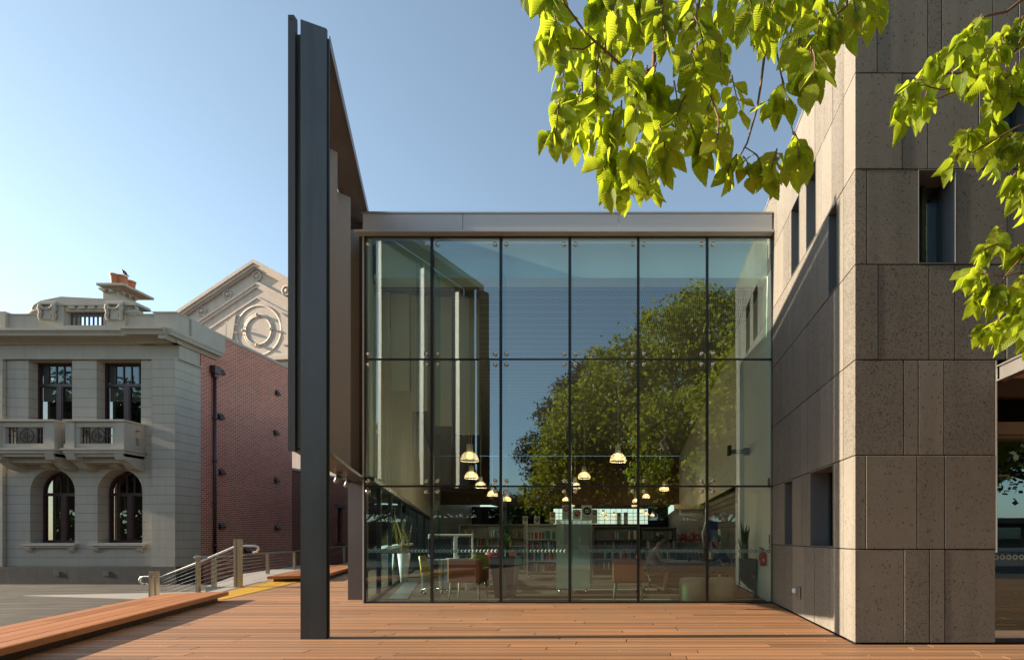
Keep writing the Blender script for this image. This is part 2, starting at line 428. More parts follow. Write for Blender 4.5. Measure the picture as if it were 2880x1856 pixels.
my, g = newmat('yellow_tactile'); g.out(g.principled(g.mix(g.noise(g.pos(), 6, 4), (.62,.33,.02), (.78,.47,.04)), .6))
o = mb.build('tactile_strip', my); tag(o, 'yellow studded tactile paving strip at the deck edge', 'tactile paving')

# ---------------------------------------------------------------- long timber seats
def long_seat(name, label, a, b, w, h, nb):
    """a-b is the edge nearest the deck, w the width away from it"""
    a, b = Vector(a), Vector(b); d = (b-a).normalized(); n = Vector((-d.y, d.x))
    if n.x > 0: n = -n
    L = (b-a).length
    t = thing(name, label, 'bench', (a.x, a.y, 0))
    mb = MB(); bwid = w/nb
    for k in range(nb):
        s = -R.uniform(0, 1.5)
        while s < L:
            e = s+R.choice([2.4,3.0,3.6]); s0, e0 = max(0,s)+.002, min(e,L)-.002
            if e0-s0 > .05:
                o0, o1 = n*(k*bwid+.007), n*((k+1)*bwid-.007)
                mb.prism([a+d*s0+o0, a+d*e0+o0, a+d*e0+o1, a+d*s0+o1], h-.034, h+R.uniform(-.001,.001), R.random())
            s = e
    mb.build('seat_boards', M_BENCH, t)
    mb = MB(); s = 0
    while s < L:
        e = min(L, s+1.9); mb.prism([a+d*(s+.003)-n*.022, a+d*(e-.003)-n*.022, a+d*(e-.003)-n*.002, a+d*(s+.003)-n*.002], h-.078, h-.003, R.random()); s += 1.9
    mb.prism([a+d*(L+.002)-n*.02, a+d*(L+.022)-n*.02, a+d*(L+.022)+n*w, a+d*(L+.002)+n*w], h-.078, h-.003, .4)
    mb.prism([a-d*.022-n*.02, a-d*.002-n*.02, a-d*.002+n*w, a-d*.022+n*w], h-.078, h-.003, .4)
    mb.build('edge_board', M_BENCH, t)
    mb = MB(); s = .15
    while s < L-.15:
        e = min(L-.15, s+2.35); mb.prism([a+d*(s+.003)+n*.10, a+d*(e-.003)+n*.10, a+d*(e-.003)+n*(w-.1), a+d*(s+.003)+n*(w-.1)], .001, h-.036, R.random()*.4); s = e
    mb.build('plinth', wood_mat('dark_hardwood', (.10,.045,.02), 1, .6, .3, .1), t)
    return t
long_seat('timber_bench', 'long low timber bench on the street edge of the deck, before the stair handrail', (-5.35,2.4), (-8.30,10.37), .98, .175, 5)
long_seat('timber_bench', 'second low timber bench further back behind the tall steel column, beside the ramp railing', (-9.05,14.75), (-11.0,20.2), 1.35, .175, 6)

# ---------------------------------------------------------------- stone building
YF, XS = 6.105, 2.55
t = thing('stone_building', 'dark pitted basalt panelled building with deep square window recesses, on the corner of the deck', 'building', (XS, YF, 0))
def ys(px): return XS*F/(px-CX)
def xf(px): return X(px, YF)
ZR = [.02, 1.128, 2.24, 3.37, 4.497, 5.625, 6.76, 7.88]
G = .006
front = [ # joints (px) of each row from the bottom, windows as (a, b)
 ([2542.7,2614,2657,2800], []), ([2434.7,2578.6,2656.6,2800], []), ([2542,2583,2655,2800], []),
 ([2470,2613,2686,2830,2872,2980,3100,3300], []), ([2438,2833,2960,3120,3300], [(2582,2689)]),
 ([2537.5,2610,2753,3010,3120,3300], [(2797,2906)]), ([2467,2610,2649,2793,2865,3000,3150,3300], [])]
mb = MB()
wins_f = []
for r, (js, ws) in enumerate(front):
    z0, z1 = ZR[r]+G, ZR[r+1]-G
    cuts = sorted([xf(j) for j in js]+[xf(v) for w in ws for v in w])
    px = XS
    for i, c in enumerate(cuts):
        hole = any(abs(px-xf(w[0])) < 1e-6 and abs(c-xf(w[1])) < 1e-6 for w in ws)
        if hole: wins_f.append((px, c, z0, z1))
        else:
            pr = R.choice([0, 0, .002, .004])
            mb.rbox((px+(G*.8 if i else 0), YF-pr, z0), (c-G*.8, YF+.35, z1), .004, R.uniform(0,1))
        px = c
mb.build('front_cladding', M_STONE, t)
side = [
 ([2228.5,2261,2291,2333.6], []), ([2254], [(2206.5,2228.5),(2279,2344)]), ([2228,2252,2270,2308.5], []),
 ([2200,2228,2269,2289,2330,2344], []), ([2205,2242,2288,2298], [(2330,2355)]),
 ([2204,2218,2310,2340], [(2225.5,2248),(2267.5,2295)]), ([2185,2240,2265,2292,2318,2342], [])]
mb = MB(); wins_s = []
for r, (js, ws) in enumerate(side):
    z0, z1 = ZR[r]+G, ZR[r+1]-G
    end = 9.93 if r < 6 else 22.0
    cuts = sorted([ys(j) for j in js]+[ys(v) for w in ws for v in w]+([] if r < 6 else [10.9, 12.2, 13.1, 15, 17, 19])+[end])
    py = YF+.355
    for i, c in enumerate(cuts):
        hole = any(abs(c-ys(w[0])) < 1e-6 and abs(py-ys(w[1])) < 1e-6 for w in ws)
        if hole: wins_s.append((py, c, z0, z1))
        else:
            pr = R.choice([0, 0, .001, .003])
            mb.rbox((XS-pr, py+G*.8, z0), (XS+.35, c-G*.8, z1), .004, R.uniform(0,1))
        py = c
mb.build('side_cladding', M_STONE, t)
mb = MB()
# core set back behind the panels, with the joints' dark backing
mb.box((XS+.05, YF+.365, 0), (XS+.30, YF+.40, 7.8)); 
mb.box((XS+.36, YF+.36, .0), (xf(2800), 22, 7.75)); mb.box((xf(2800), YF+.36, 3.36), (9.4, 22, 7.75)); mb.box((xf(2800), YF+.7, 0), (9.4, 22, 3.34))
o = mb.build('wall_core', M_DARK, t)
# dark strip behind each joint, 12 mm in
mb = MB()
for r in range(1, 7): mb.box((XS+.012, YF+.012, ZR[r]-.012), (XS+.34, 9.9, ZR[r]+.012)); mb.box((XS+.35, YF+.012, ZR[r]-.012), (xf(2800)-.01 if r < 3 else 9.3, YF+.34, ZR[r]+.012))
mb.build('joint_sealant', M_DARK, t)
mb = MB(); mb.box((XS-.012, YF-.015, 7.885), (9.4, 22, 7.925)); mb.build('roof_capping', M_ALU, t)
mb = MB(); mb.box((XS+.02, YF+.03, .002), (xf(2800)-.02, YF+.3, .024)); mb.build('base_gap', M_DARK, t)
for (a, b, z0, z1) in wins_f:
    w = MB(); e = .012
    for q in ([(a,YF-.006,z0),(a+e,YF+.30,z1)], [(b-e,YF-.006,z0),(b,YF+.30,z1)], [(a+e,YF-.006,z0),(b-e,YF+.30,z0+e)], [(a+e,YF-.006,z1-e),(b-e,YF+.30,z1)]): w.box(*q)
    wo = w.build('window', M_GREY, t)
    f = MB()
    mx = a+(b-a)*.42
    for q in ([(a+e,YF+.27,z0+e),(a+e+.03,YF+.30,z1-e)], [(mx,YF+.26,z0+e),(mx+.045,YF+.30,z1-e)], [(b-e-.03,YF+.27,z0+e),(b-e,YF+.30,z1-e)]): f.box(*q)
    f.build('frame', M_STEEL, wo)
    f = MB(); f.box((a+e, YF+.30, z0+e), (b-e, YF+.306, z1-e)); f.build('pane', M_GLASSD, wo)
    f = MB(); f.box((a+e, YF+.34, z0+e), (b-e, YF+.345, z1-e)); f.build('blind', paint('window_blind', (.10,.10,.10), .8), wo)
for (a, b, z0, z1) in wins_s:
    w = MB(); e = .010
    for q in ([(XS-.004,a,z0),(XS+.30,a+e,z1)], [(XS-.004,b-e,z0),(XS+.30,b,z1)], [(XS-.004,a+e,z0),(XS+.30,b-e,z0+e)], [(XS-.004,a+e,z1-e),(XS+.30,b-e,z1)]): w.box(*q)
    wo = w.build('window', M_GREY, t)
    f = MB(); f.box((XS+.29, a+e, z0+e), (XS+.30, b-e, z1-e)); f.build('pane', M_GLASSD, wo)
    f = MB()
    for q in ([(XS+.26,a+e,z0+e),(XS+.289,a+e+.03,z1-e)], [(XS+.26,b-e-.03,z0+e),(XS+.289,b-e,z1-e)]): f.box(*q)
    f.build('frame', M_STEEL, wo)
# small tap box low on the side wall
tb = thing('socket_box', 'small round outdoor socket and grey cover plate low on the basalt side wall', 'socket box', (XS, ys(2240), .5))
mb = MB(); mb.rbox((XS-.035, ys(2254), H(1682, ys(2248))), (XS-.002, ys(2244), H(1648, ys(2248))), .006); mb.build('cover_plate', M_GREY, tb)
mb = MB(); mb.lathe([(.001,-.05),(.035,-.05),(.045,-.02),(.045,0)], (XS, ys(2237.5), H(1660, ys(2237))), 14, axis='x'); mb.build('socket', M_WHITEP, tb)
# entrance glazing under the canopy
ex0, ex1, ey = xf(2801), 9.3, YF+.16
mb = MB(); mb.box((ex0-.004, YF-.012, 1.09), (ex0+.010, YF+.30, 3.36)); mb.build('entrance_edge_trim', M_ALU, t)
en = MB()
en.box((ex0+.02, ey, 2.98-.0), (ex1, ey+.12, 3.36)); eo = en.build('entrance_header', paint('brown_header', (.07,.05,.035), .6), t)
en = MB(); en.box((ex0+.02, ey-.04, H(1222,ey)), (ex1, ey+.06, H(1188,ey))); en.build('door_rail', paint('bronze_rail', (.20,.15,.10), .4, .4), t)
en = MB(); en.box((ex0+.02, ey-.03, .05), (ex1, ey+.05, .145)); 
for q in (0, 1.35, 2.7): en.box((ex0+.012+q, ey-.03, .15), (ex0+.045+q, ey+.05, 2.5))
en.build('door_frame', M_ALU, t)
en = MB(); en.add([(ex0+.02,ey,.145),(ex1,ey,.145),(ex1,ey,2.55),(ex0+.02,ey,2.55)], [(0,1,2,3)]); en.build('door_glass', glass_mat('entrance_glass', (.5,.52,.46), .2, .7), t)
en = MB(); en.box((ex0-.02, ey-.1, .0), (ex1, ey+.4, .045)); en.build('door_track', M_BLACK, t)
en = MB(); en.box((ex0, YF+.30, 2.56), (ex1, YF+.69, 2.58)); en.build('lobby_soffit', M_WHITE, t)
m_txt = paint('sign_grey', (.42,.40,.36), .6)
lettering('door_lettering', 'Friends of the Library', .052, (ex0-.185, ey-.004, H(1340, ey)), m_txt, t)
mb = MB()
for k in range(40):
    x = ex0+.03+k*.078
    if R.random() < .1: continue
    mb.lathe([(.016,0),(.034,0),(.034,.002),(.016,.002),(.016,0)], (x, ey-.004, H(1566, ey)), 18, axis='y')
mb.build('door_dot_band', paint('frosted_dot', (.33,.42,.38), .6), t)
# canopy over the entrance
cx0 = 4.225
cn = thing('entrance_canopy', 'pale steel channel edged canopy with a warm soffit over the library entrance', 'canopy', (cx0, YF, 3.12))
mb = MB()
for q in ([(cx0-.002,2.6,3.285),(cx0+.10,YF-.012,3.30)], [(cx0+.028,2.6,3.13),(cx0+.045,YF-.012,3.285)], [(cx0-.002,2.6,3.115),(cx0+.10,YF-.012,3.13)],
          [(cx0+.10,2.6,3.115),(9,2.63,3.30)]): mb.box(*q)
mb.build('channel_edge', M_ALU, cn)
mb = MB(); mb.box((cx0+.047, 2.64, 3.15), (9, YF-.012, 3.17)); mb.build('soffit', paint('soffit_ply', (.42,.33,.23), .6), cn)
mb = MB(); mb.box((cx0+.06, 2.64, 3.18), (9, YF-.012, 3.29)); mb.build('roof_sheet', M_GREY, cn)

# ---------------------------------------------------------------- glass pavilion
YG = 9.9
PX = [1026, 1214.5, 1408.5, 1602.5, 1795, 1989, 2174.5]
GX = [X(p, YG) for p in PX]
ZJ = [.03, H(1367, YG), H(1010.5, YG), 7.03]
pv = thing('glass_pavilion', 'two storey glass fronted library hall with bolted panes and a grey metal fascia', 'building', (GX[0], YG, 0))
def LX(y, o=0): return -5.224-.354*(y-9.9)+o          # the slanting west side
for i in range(6):
    for k in range(3):
        e = .007
        a, b, z0, z1 = GX[i]+e, GX[i+1]-e, ZJ[k]+e, ZJ[k+1]-e
        tx, tz = R.uniform(-.0022,.0022), R.uniform(-.003,.003)
        mb = MB(); mb.add([(a,YG-tx-tz,z0),(b,YG+tx-tz,z0),(b,YG+tx+tz,z1),(a,YG-tx+tz,z1)], [(0,1,2,3)])
        mb.build('glass_pane', M_GLASS if k else M_GLASSL, pv)
mb = MB()
for i in range(7):
    w = .026 if 0 < i < 6 else .022
    xx = GX[i]
    mb.box((xx-w, YG-.007, .0), (xx+w, YG+.06, 7.05))
mb.build('mullion', M_BLACK, pv)
mb = MB()
for k in (1, 2): mb.box((GX[0]+.02, YG-.005, ZJ[k]-.017), (GX[6]-.02, YG+.03, ZJ[k]+.017))
mb.box((GX[0]-.03, YG-.01, 0), (GX[6]+.04, YG+.06, .028)); mb.box((GX[0]-.03, YG-.01, 7.02), (GX[6]+.04, YG+.06, 7.07))
mb.build('transom', M_BLACK, pv)
mb = MB()
for i in range(1, 6): mb.add([(GX[i]+.01,YG+.07,.03),(GX[i]+.01,YG+.40,.03),(GX[i]+.01,YG+.40,6.42),(GX[i]+.01,YG+.07,6.42)], [(0,1,2,3)])
mb.build('glass_fin', M_GREEN, pv)
mb = MB(); mb.box((GX[0]-.035, YG-.02, 0), (GX[0]-.008, YG+.08, 7.05)); mb.build('corner_trim', M_FASCIA, pv)
cap = MB(); cap.lathe([(.001,-.034),(.022,-.033),(.036,-.026),(.041,-.014),(.041,-.002)], (0,0,0), 20, axis='y')
cap0 = cap.build('glass_bolt', M_INOX, None); first = True
for i in range(7):
    for sx in (-1, 1):
        if (i == 0 and sx < 0) or (i == 6): continue
        for (zz, sz) in ((7.03, -1), (ZJ[2], 1), (ZJ[2], -1), (ZJ[1], 1), (ZJ[1], -1)):
            o = cap0 if first else cap0.copy()
            if not first: COL.objects.link(o)
            first = False; o.parent = pv
            dx = (.108 if i else .06)*sx; dz = (.102 if zz < 7 else .150)*sz
            o.location = (GX[i]+dx-GX[0], 0, zz+dz)
for i in range(1, 6):
    for zz in (ZJ[1], ZJ[2]):
        mb = MB()
        for sx in (-1,1):
            for sz in (-1,1): mb.tube([(GX[i],YG+.11,zz),(GX[i]+.108*sx,YG+.075,zz+.102*sz),(GX[i]+.108*sx,YG+.003,zz+.102*sz)], .009, 6)
        mb.lathe([(.02,.05),(.03,.08),(.03,.14)], (GX[i],YG,zz), 10, axis='y')
        mb.build('spider_bracket', M_STEEL, pv)
m_dot = paint('frosted_dot', (.30,.40,.36), .7)
for i in range(6):
    ring = MB()
    n = 17; a, b = GX[i]+.05, GX[i+1]-.05
    for k in range(n):
        if i >= 3 and R.random() < .07: continue
        x = a+(b-a)*(k+.5)/n
        ring.lathe([(.014,0),(.035,0),(.035,.002),(.014,.002),(.014,0)], (x, YG+.0015, H(1549, YG)), 18, axis='y')
    ring.build('dot_band', m_dot, pv)
# fascia and roof
fa = MB(); YA = YG-.10
z0, z1 = H(650, YA), H(601, YA)
for a, b in ((1020,1301),(1302,1740),(1741,2172)): fa.box((X(a,YA)+.002, YA, z0), (X(b,YA)-.002, YA+.08, z1))
fo = fa.build('fascia', M_FASCIA, pv)
mb = MB(); mb.box((X(1016,YA), YA-.02, z1+.002), (XS-.01, YA+.3, z1+.03)); mb.build('roof_capping', M_ALU, fo)
mb = MB(); mb.box((X(994,YA-.05), YA-.06, z0-.045), (X(2177,YA-.05)+.0, YA+.1, z0-.004)); mb.build('drip_ledge', M_FASCIA, fo)
mb = MB(); mb.prism([(LX(10.3)-.05,10.31),(XS,10.31),(XS,34),(LX(34)-.05,34)], 7.10, 7.35)  # front edge held back: slot added to let sky light onto the bulkhead
mb.build('roof_slab', M_FASCIA, pv)
mb = MB(); mb.prism([(LX(34),34),(3.2,34),(3.2,51),(LX(51),51)], 5.2, 5.4); mb.build('rear_roof_slab', M_FASCIA, pv)
# ceiling with slots
mc, g = newmat('slotted_ceiling'); sep = g.t.nodes.new('ShaderNodeSeparateXYZ'); g.l(g.pos(), sep.inputs[0])
row = g.math('DIVIDE', sep.outputs[1], .36); fy = g.math('FRACT', row)
fx = g.math('FRACT', g.math('DIVIDE', g.math('ADD', sep.outputs[0], g.math('MULTIPLY', sep.outputs[1], -.12)), .05))
s1 = g.math('MULTIPLY', g.math('LESS_THAN', fx, .42), g.math('LESS_THAN', fy, .80))
g.out(g.principled(g.mix(s1, (.30,.28,.26), (.03,.028,.026)), .7))
mb = MB(); mb.prism([(LX(10.6)+.06,10.6),(XS-.02,10.6),(2.7,33),(LX(33)+.06,33)], 6.43, 6.46); mb.build('ceiling', mc, pv)
mb = MB(); mb.prism([(LX(10.2)+.06,10.22),(XS-.02,10.22),(XS-.02,10.6),(LX(10.6)+.06,10.6)], 6.40, 6.46); mb.box((LX(10.2)+.1, 10.22, 6.462), (XS-.02, 10.30, 7.08)); mb.build('bulkhead', paint('pale_aqua_plaster', (.72,.86,.81), .7, 0, .04, 1), pv)
# inner east wall: white, then slatted recess
mb = MB(); mb.box((XS-.025, 9.965, .0), (XS-.001, 12.45, 6.42)); mb.box((XS-.025, 12.45, 2.62), (XS-.001, 33, 6.42)); mb.build('inner_wall', M_WHITE, pv)
mb = MB(); mb.box((2.42, 12.46, 0), (2.56, 12.66, 6.41)); mb.build('white_pillar', M_WHITEP, pv)
mb = MB()
for k in range(15): mb.box((2.74, 12.7, .05+k*.17), (2.765, 24, .05+k*.17+.145), R.random())
mb.box((2.77, 12.6, 0), (2.80, 51, 3.4)); mb.build('slat_wall', wood_mat('grey_slats', (.16,.125,.095), 1, .6, .2, 0), pv)
# dark timber bulkhead deep inside and rear windows
mb = MB(); mb.box((LX(33), 33, 3.3), (2.8, 33.15, 6.42)); 
for k in range(8): mb.box((LX(33)+.3+k*2.0, 32.97, 3.3), (LX(33)+.33+k*2.0, 32.998, 6.42), .1)
mb.build('timber_bulkhead', wood_mat('dark_panelling', (.13,.06,.025), 0, .5, .1, 0), pv)
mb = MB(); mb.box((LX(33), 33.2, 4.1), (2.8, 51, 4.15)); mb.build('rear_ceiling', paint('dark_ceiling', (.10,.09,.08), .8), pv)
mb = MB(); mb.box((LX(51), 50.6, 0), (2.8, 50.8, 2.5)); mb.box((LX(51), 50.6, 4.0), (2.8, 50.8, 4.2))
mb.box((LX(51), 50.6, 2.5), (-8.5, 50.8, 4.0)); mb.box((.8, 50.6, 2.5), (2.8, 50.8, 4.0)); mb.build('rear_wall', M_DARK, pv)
mb = MB()
for k in range(17): mb.box((-8.5+k*.56, 50.6, 2.5), (-8.46+k*.56, 50.66, 4.0))
for z in (2.85, 3.2, 3.55): mb.box((-8.5, 50.6, z), (.8, 50.66, z+.04))
mb.build('rear_window_grid', M_BLACK, pv)
# west side: glass below and above, mullions
def wseg(mb, y0, y1, z0, z1, off=0, w=.02, col=.5): mb.obox((LX(y0,off),y0), (LX(y1,off),y1), w, z0, z1, col)
mb = MB(); ysg = [9.98, 11.3, 13.2, 15.4, 18, 22, 27, 33]
for a, b in zip(ysg, ysg[1:]): mb.add([(LX(a),a,.03),(LX(b),b,.03),(LX(b),b,2.34),(LX(a),a,2.34)], [(0,1,2,3)])
mb.build('side_glass', M_GLASSB, pv)
mb = MB()
for a, b in zip(ysg, ysg[1:]): mb.add([(LX(a),a,2.45),(LX(b),b,2.45),(LX(b),b,6.42),(LX(a),a,6.42)], [(0,1,2,3)])
MBX = 0
mb = MB()
for a in ysg[1:]: wseg(mb, a, a+.05, .0, 2.34, 0, .09)
wseg(mb, 9.99, 33, 2.345, 2.44, .03, .16); wseg(mb, 9.99, 33, 0, .028, 0, .08)
mb.build('side_frame', M_STEEL, pv)
mb = MB()
for k in range(14): a = 10.5+k*.62; wseg(mb, a, a+.035, 2.45, 6.41, .05, .07)
mb.build('upper_mullion', M_WHITEP, pv)
mb = MB(); wseg(mb, 9.99, 33, 2.45, 7.09, 0, .04); mb.build('upper_side_wall', M_WHITE, pv)
mb = MB(); wseg(mb, 33, 51, 0, 4.1, 0, .1); mb.build('rear_side_wall', M_WHITE, pv)
mb = MB(); wseg(mb, 11.9, 18, .98, 1.05, .14, .08); mb.build('sill_rail', M_WHITEP, pv)
# made-up cream panels standing in for a bright reflection in the west bays
M_CREAM = paint('cream_reflection', (.86,.74,.58), .75, 0, .05, 1.5)
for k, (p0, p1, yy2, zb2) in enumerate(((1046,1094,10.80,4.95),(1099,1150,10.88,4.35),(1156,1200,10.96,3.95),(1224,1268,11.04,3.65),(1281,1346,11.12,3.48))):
    mb = MB(); mb.rbox((X(p0,yy2),yy2,zb2),(X(p1,yy2),yy2+.05,6.40), .008); mb.build('reflection_panel', M_CREAM, pv)
# interior floor
mcar, g = newmat('carpet'); c = g.mix(g.noise(g.pos(), 1.2, 3), (.085,.062,.046), (.13,.098,.072))
c = g.mix(g.math('MULTIPLY', g.noise(g.pos(), 200, 2), .6), c, (.04,.03,.024)); g.out(g.principled(c, .95, 0, None, .1))
mb = MB(); mb.prism([(LX(9.97),9.97),(XS+.2,9.97),(2.8,51),(LX(51),51)], -.4, .0); tag(mb.build('library_floor', mcar), kind='structure')
def fl(px, py, z=0):
    d = (EYE-z)*F/(py-CY); return (X(px,d), d)
mb = MB(); q = [fl(1091,1685), fl(1146,1685), fl(1178,1636), fl(1140,1636)]
mb.prism(q, .001, .006); mb.build('floor_grille', M_GREY, pv)
mb = MB(); mb.box((-4.7, 10.42, .001), (2.5, 10.62, .005)); mb.box((-1.6, 12.4, .001), (2.3, 12.5, .005)); mb.build('floor_strip', paint('pale_strip', (.30,.25,.18), .5), pv)  # two paler strips laid across the carpet

# ---------------------------------------------------------------- steel screen on two columns
sx = thing('steel_screen', 'tall charcoal steel screen standing on two columns at the corner of the glass hall', 'sun screen', (-4.07, 6.5, 0))
def IN(y): return -3.91-.385*(y-6.42)
def OUT(y): return -4.40-.37*(y-6.42)
mb = MB(); a, b = X(845,6.42), X(917.5,6.42)
mb.slab([(a,0),(b,0),(b,7.60),(a,7.715)], 6.42, 6.448); mb.box(((a+b)/2-.03,6.4485,0),((a+b)/2+.03,6.60,7.6));
a_col = a; mb.build('front_column', M_STEEL, sx)
mb = MB(); mb.box((b-.014, 6.450, .013), (b+.012, 6.475, 7.50)); mb.build('column_flange', paint('dark_edge_steel', (.02,.026,.030), .45, .3), sx)
mb = MB(); mb.box((X(978.5,10.4), 10.4, 0), (X(1024,10.4), 10.56, 7.60)); mb.build('rear_column', paint('warm_steel_paint', (.13,.115,.11), .45, .2, .12, 2, streak=.2), sx)
mb = MB(); mb.prism([(IN(6.62),6.62),(IN(10.62),10.62),(OUT(10.62),10.62),(OUT(6.62),6.62)], 7.60, 7.66); 
mb.prism([(IN(6.62)+.012,6.62),(IN(10.62)+.012,10.62),(IN(10.62)-.0,10.62),(IN(6.62)-.0,6.62)], 7.56, 7.70)
mb.build('top_beam', paint('grey_steel_soffit', (.22,.20,.19), .5, .2), sx)
mb = MB(); n = 10
def bow(y): u = (y-6.6)/4.0; return -.10*4*u*(1-u)*.5
ii = [(IN(6.62+4*k/n)+bow(6.62+4*k/n), 6.62+4*k/n) for k in range(n+1)]; oo = [(OUT(6.62+4*k/n)+.03, 6.62+4*k/n) for k in range(n+1)]
mb.prism(ii+oo[::-1], 2.37, 2.42); mb.build('bottom_beam', M_STEEL, sx)
mb = MB(); mb.box((OUT(6.58)-.02, 6.602, 2.43), (a_col, 6.622, 7.70)); mb.build('closing_plate', M_STEEL, sx)
m_sk = paint('outer_skin', (.035,.040,.042), .5, .3, .15, 2)
mb = MB(); mb.obox((OUT(10.66)-.045,10.66),(OUT(34)-.045,34), .03, 2.36, 7.40); mb.build('outer_skin', m_sk, sx)
mb = MB(); mb.box((OUT(6.5)-.025, 6.53, 2.36), (OUT(6.5)+.065, 6.58, 7.82)); mb.box((OUT(6.5)-.025, 6.53, 7.825),(OUT(6.5)+.05,6.60,7.88)); mb.build('outer_post', m_sk, sx)
M_PANEL = paint('taupe_steel_panel', (.47,.41,.35), .5, .1, .10, 2, .05, streak=.2)
M_EDGE = paint('pale_panel_edge', (.62,.56,.50), .5, 0, .05, 2)
M_LIT = paint('pale_edge_plate', (.34,.29,.235), .5, .1, .05, 2)
for k in range(14):
    a = max(6.62, 6.42+.69+1.1*(k-1)); b = 6.42+.51+1.1*k
    out_ = b > 10.6
    if out_ and a < 10.62: continue
    zb_, zt = (2.43, 7.50-(.10 if a < 9.5 else .02)) if not out_ else (2.3, 7.0)
    mb = MB(); mb.obox((OUT(a),a),(OUT(b),b), .03, zb_, zt, .5, -1)
    po = mb.build('screen_panel', M_PANEL, sx)
    if not out_:
        # slanting plate that closes the slot between two panels
        mb = MB(); mb.obox((OUT(b)+.004,b+.004),(OUT(b)+.17,b+.20), .012, zb_, zt, .5, 0); mb.build('edge_plate', M_LIT, po)
    mb = MB(); mb.obox((OUT(a)+.032,a+.004),(OUT(a)+.115,a+.004), .014, zb_, zt, .5, 0); mb.build('panel_edge', M_EDGE, po)
    rv = MB()
    for zc in [3.0+.55*q for q in range(8)]:
        for yy2 in (a+.12, a+.2, b-.2, b-.12): rv.ball((OUT(yy2)+.032, yy2, zc), .008, 6, 4)
    rv.build('rivets', M_INOX, po)
mb = MB(); mb.obox((OUT(6.63)-.018,6.63),(OUT(10.62)-.018,10.62), .015, 7.38, 7.595); mb.build('sun_stop_plate', M_STEEL, sx)  # plate added to stop sun leaking between panel tops and top beam
# spotlights under the screen
for px, py, d, lb in ((950,1326,8.9,'small adjustable spotlight under the steel screen, the one nearer the front column'), (978,1346,9.6,'small adjustable spotlight under the steel screen, the one nearer the rear column')):
    c = PT(px, py, d); z = 2.37
    sp = thing('spotlight', lb, 'spotlight', (c[0], c[1], z))
    mb = MB(); mb.lathe([(.05,0),(.05,-.02),(.012,-.02),(.012,-.07)], (c[0],c[1],z), 12); mb.build('bracket', M_GREY, sp)
    mb = MB(); mb.lathe([(.02,-.09),(.045,-.07),(.05,.06),(.044,.06),(.03,.0)], (0,0,0), 14); 
    mb.xf(Matrix.Translation((c[0],c[1],z-.10)) @ Matrix.Rotation(rad(40),4,'Y') @ Matrix.Rotation(rad(20),4,'X')); mb.build('lamp_head', M_GREY, sp)
# ---------------------------------------------------------------- stuccoed old building
YO = 20.4
def ox(p): return X(p, YO)
def oz(p): return H(p, YO)
C_STU = (.43,.39,.325)
M_STU = render_mat('stucco', C_STU, None)
M_RUS = render_mat('rusticated_stucco', C_STU, .352, .09)
M_RUS2 = render_mat('rusticated_stucco_upper', C_STU, .376, oz(1012))
M_PLINTH = stone_mat('bluestone_plinth', (.075,.07,.066), .5)
M_MAROON = paint('maroon_joinery', (.045,.016,.018), .35, 0, .15, 3)
M_IRON = paint('wrought_iron', (.02,.014,.014), .5)
M_OLDGL = glass_mat('old_window_glass', (.30,.30,.28), .12, .8, .01)
M_TERRA = paint('terracotta', (.50,.17,.07), .7, 0, .2, 6)
xc = ox(506)                                   # corner
ob = thing('corner_building', 'grey stucco two storey civic building with arched windows, balconies and a red brick side wall', 'building', (xc, YO, -.6))
def wall_open(mb, x0, x1, z0, z1, y0, y1, ops, col=.5):
    """front wall with openings (xa, xb, za, zb, arched)"""
    x = x0
    for (a, b, za, zb, arch) in sorted(ops):
        mb.box((x,y0,z0),(a,y1,z1),col); mb.box((a,y0,z0),(b,y1,za),col)
        if arch:
            r = (b-a)/2; c = (a+b)/2; zs = zb-r; n = 12
            L = [(c-r*math.cos(math.pi*k/2/n), zs+r*math.sin(math.pi*k/2/n)) for k in range(n+1)]
            for sgn in (1,-1):
                for k in range(n):
                    p, q = L[k], L[k+1]
                    P = [(c+sgn*(p[0]-c),p[1]),(c+sgn*(q[0]-c),q[1]),(c+sgn*(q[0]-c),z1),(c+sgn*(p[0]-c),z1)]
                    mb.slab(P if sgn > 0 else P[::-1], y0, y1, col)
        else: mb.box((a,y0,zb),(b,y1,z1),col)
        x = b
    mb.box((x,y0,z0),(x1,y1,z1),col)
UP = [(ox(80), ox(203), 4.3, oz(1013.6), False), (ox(271.5), ox(396.6), 4.3, oz(1013.6), False)]
LO = [(ox(84.6), ox(210.5), oz(1526), oz(1319), True), (ox(274), ox(400.6), oz(1526), oz(1319), True)]
xl = -29.5
mb = MB(); wall_open(mb, ox(20), ox(441), .09, 4.25, YO, YO+.5, LO); mb.build('lower_wall', M_RUS, ob)
mb = MB(); wall_open(mb, ox(20), ox(441), 4.25, oz(1012), YO, YO+.5, UP); mb.build('upper_wall', M_RUS2, ob)
mb = MB(); mb.box((ox(441), YO-.22, .09), (xc, YO+.97, oz(1012))); mb.build('corner_pilaster', M_RUS, ob)
mb = MB(); mb.box((xl, YO-.12, .09), (ox(17), YO+.5, oz(1012))); mb.build('end_pilaster', M_RUS, ob)
# entablature
mb = MB()
mb.box((xl, YO-.02, oz(1012)), (xc-.02, YO+.95, oz(945)))
mb.box((xl, YO-.10, oz(1012)), (xc+.07, YO+1.0, oz(1008)))
prof = [(0, 8.84), (-.08, 8.84), (-.10, 8.90), (-.22, 8.96), (-.26, 9.0), (-.60, 8.985), (-.62, 9.06), (-.68, 9.13), (-.72, 9.15), (-.72, 9.235), (0, 9.34)]
pl = [(YO+a, b) for a, b in prof]
mb.slabx(pl, xl, ox(441)-.0)
prof2 = [(a-.16, b) if a < 0 else (a, b) for a, b in prof]
mb.slabx([(YO+a, b) for a, b in prof2], ox(400), xc+.10)
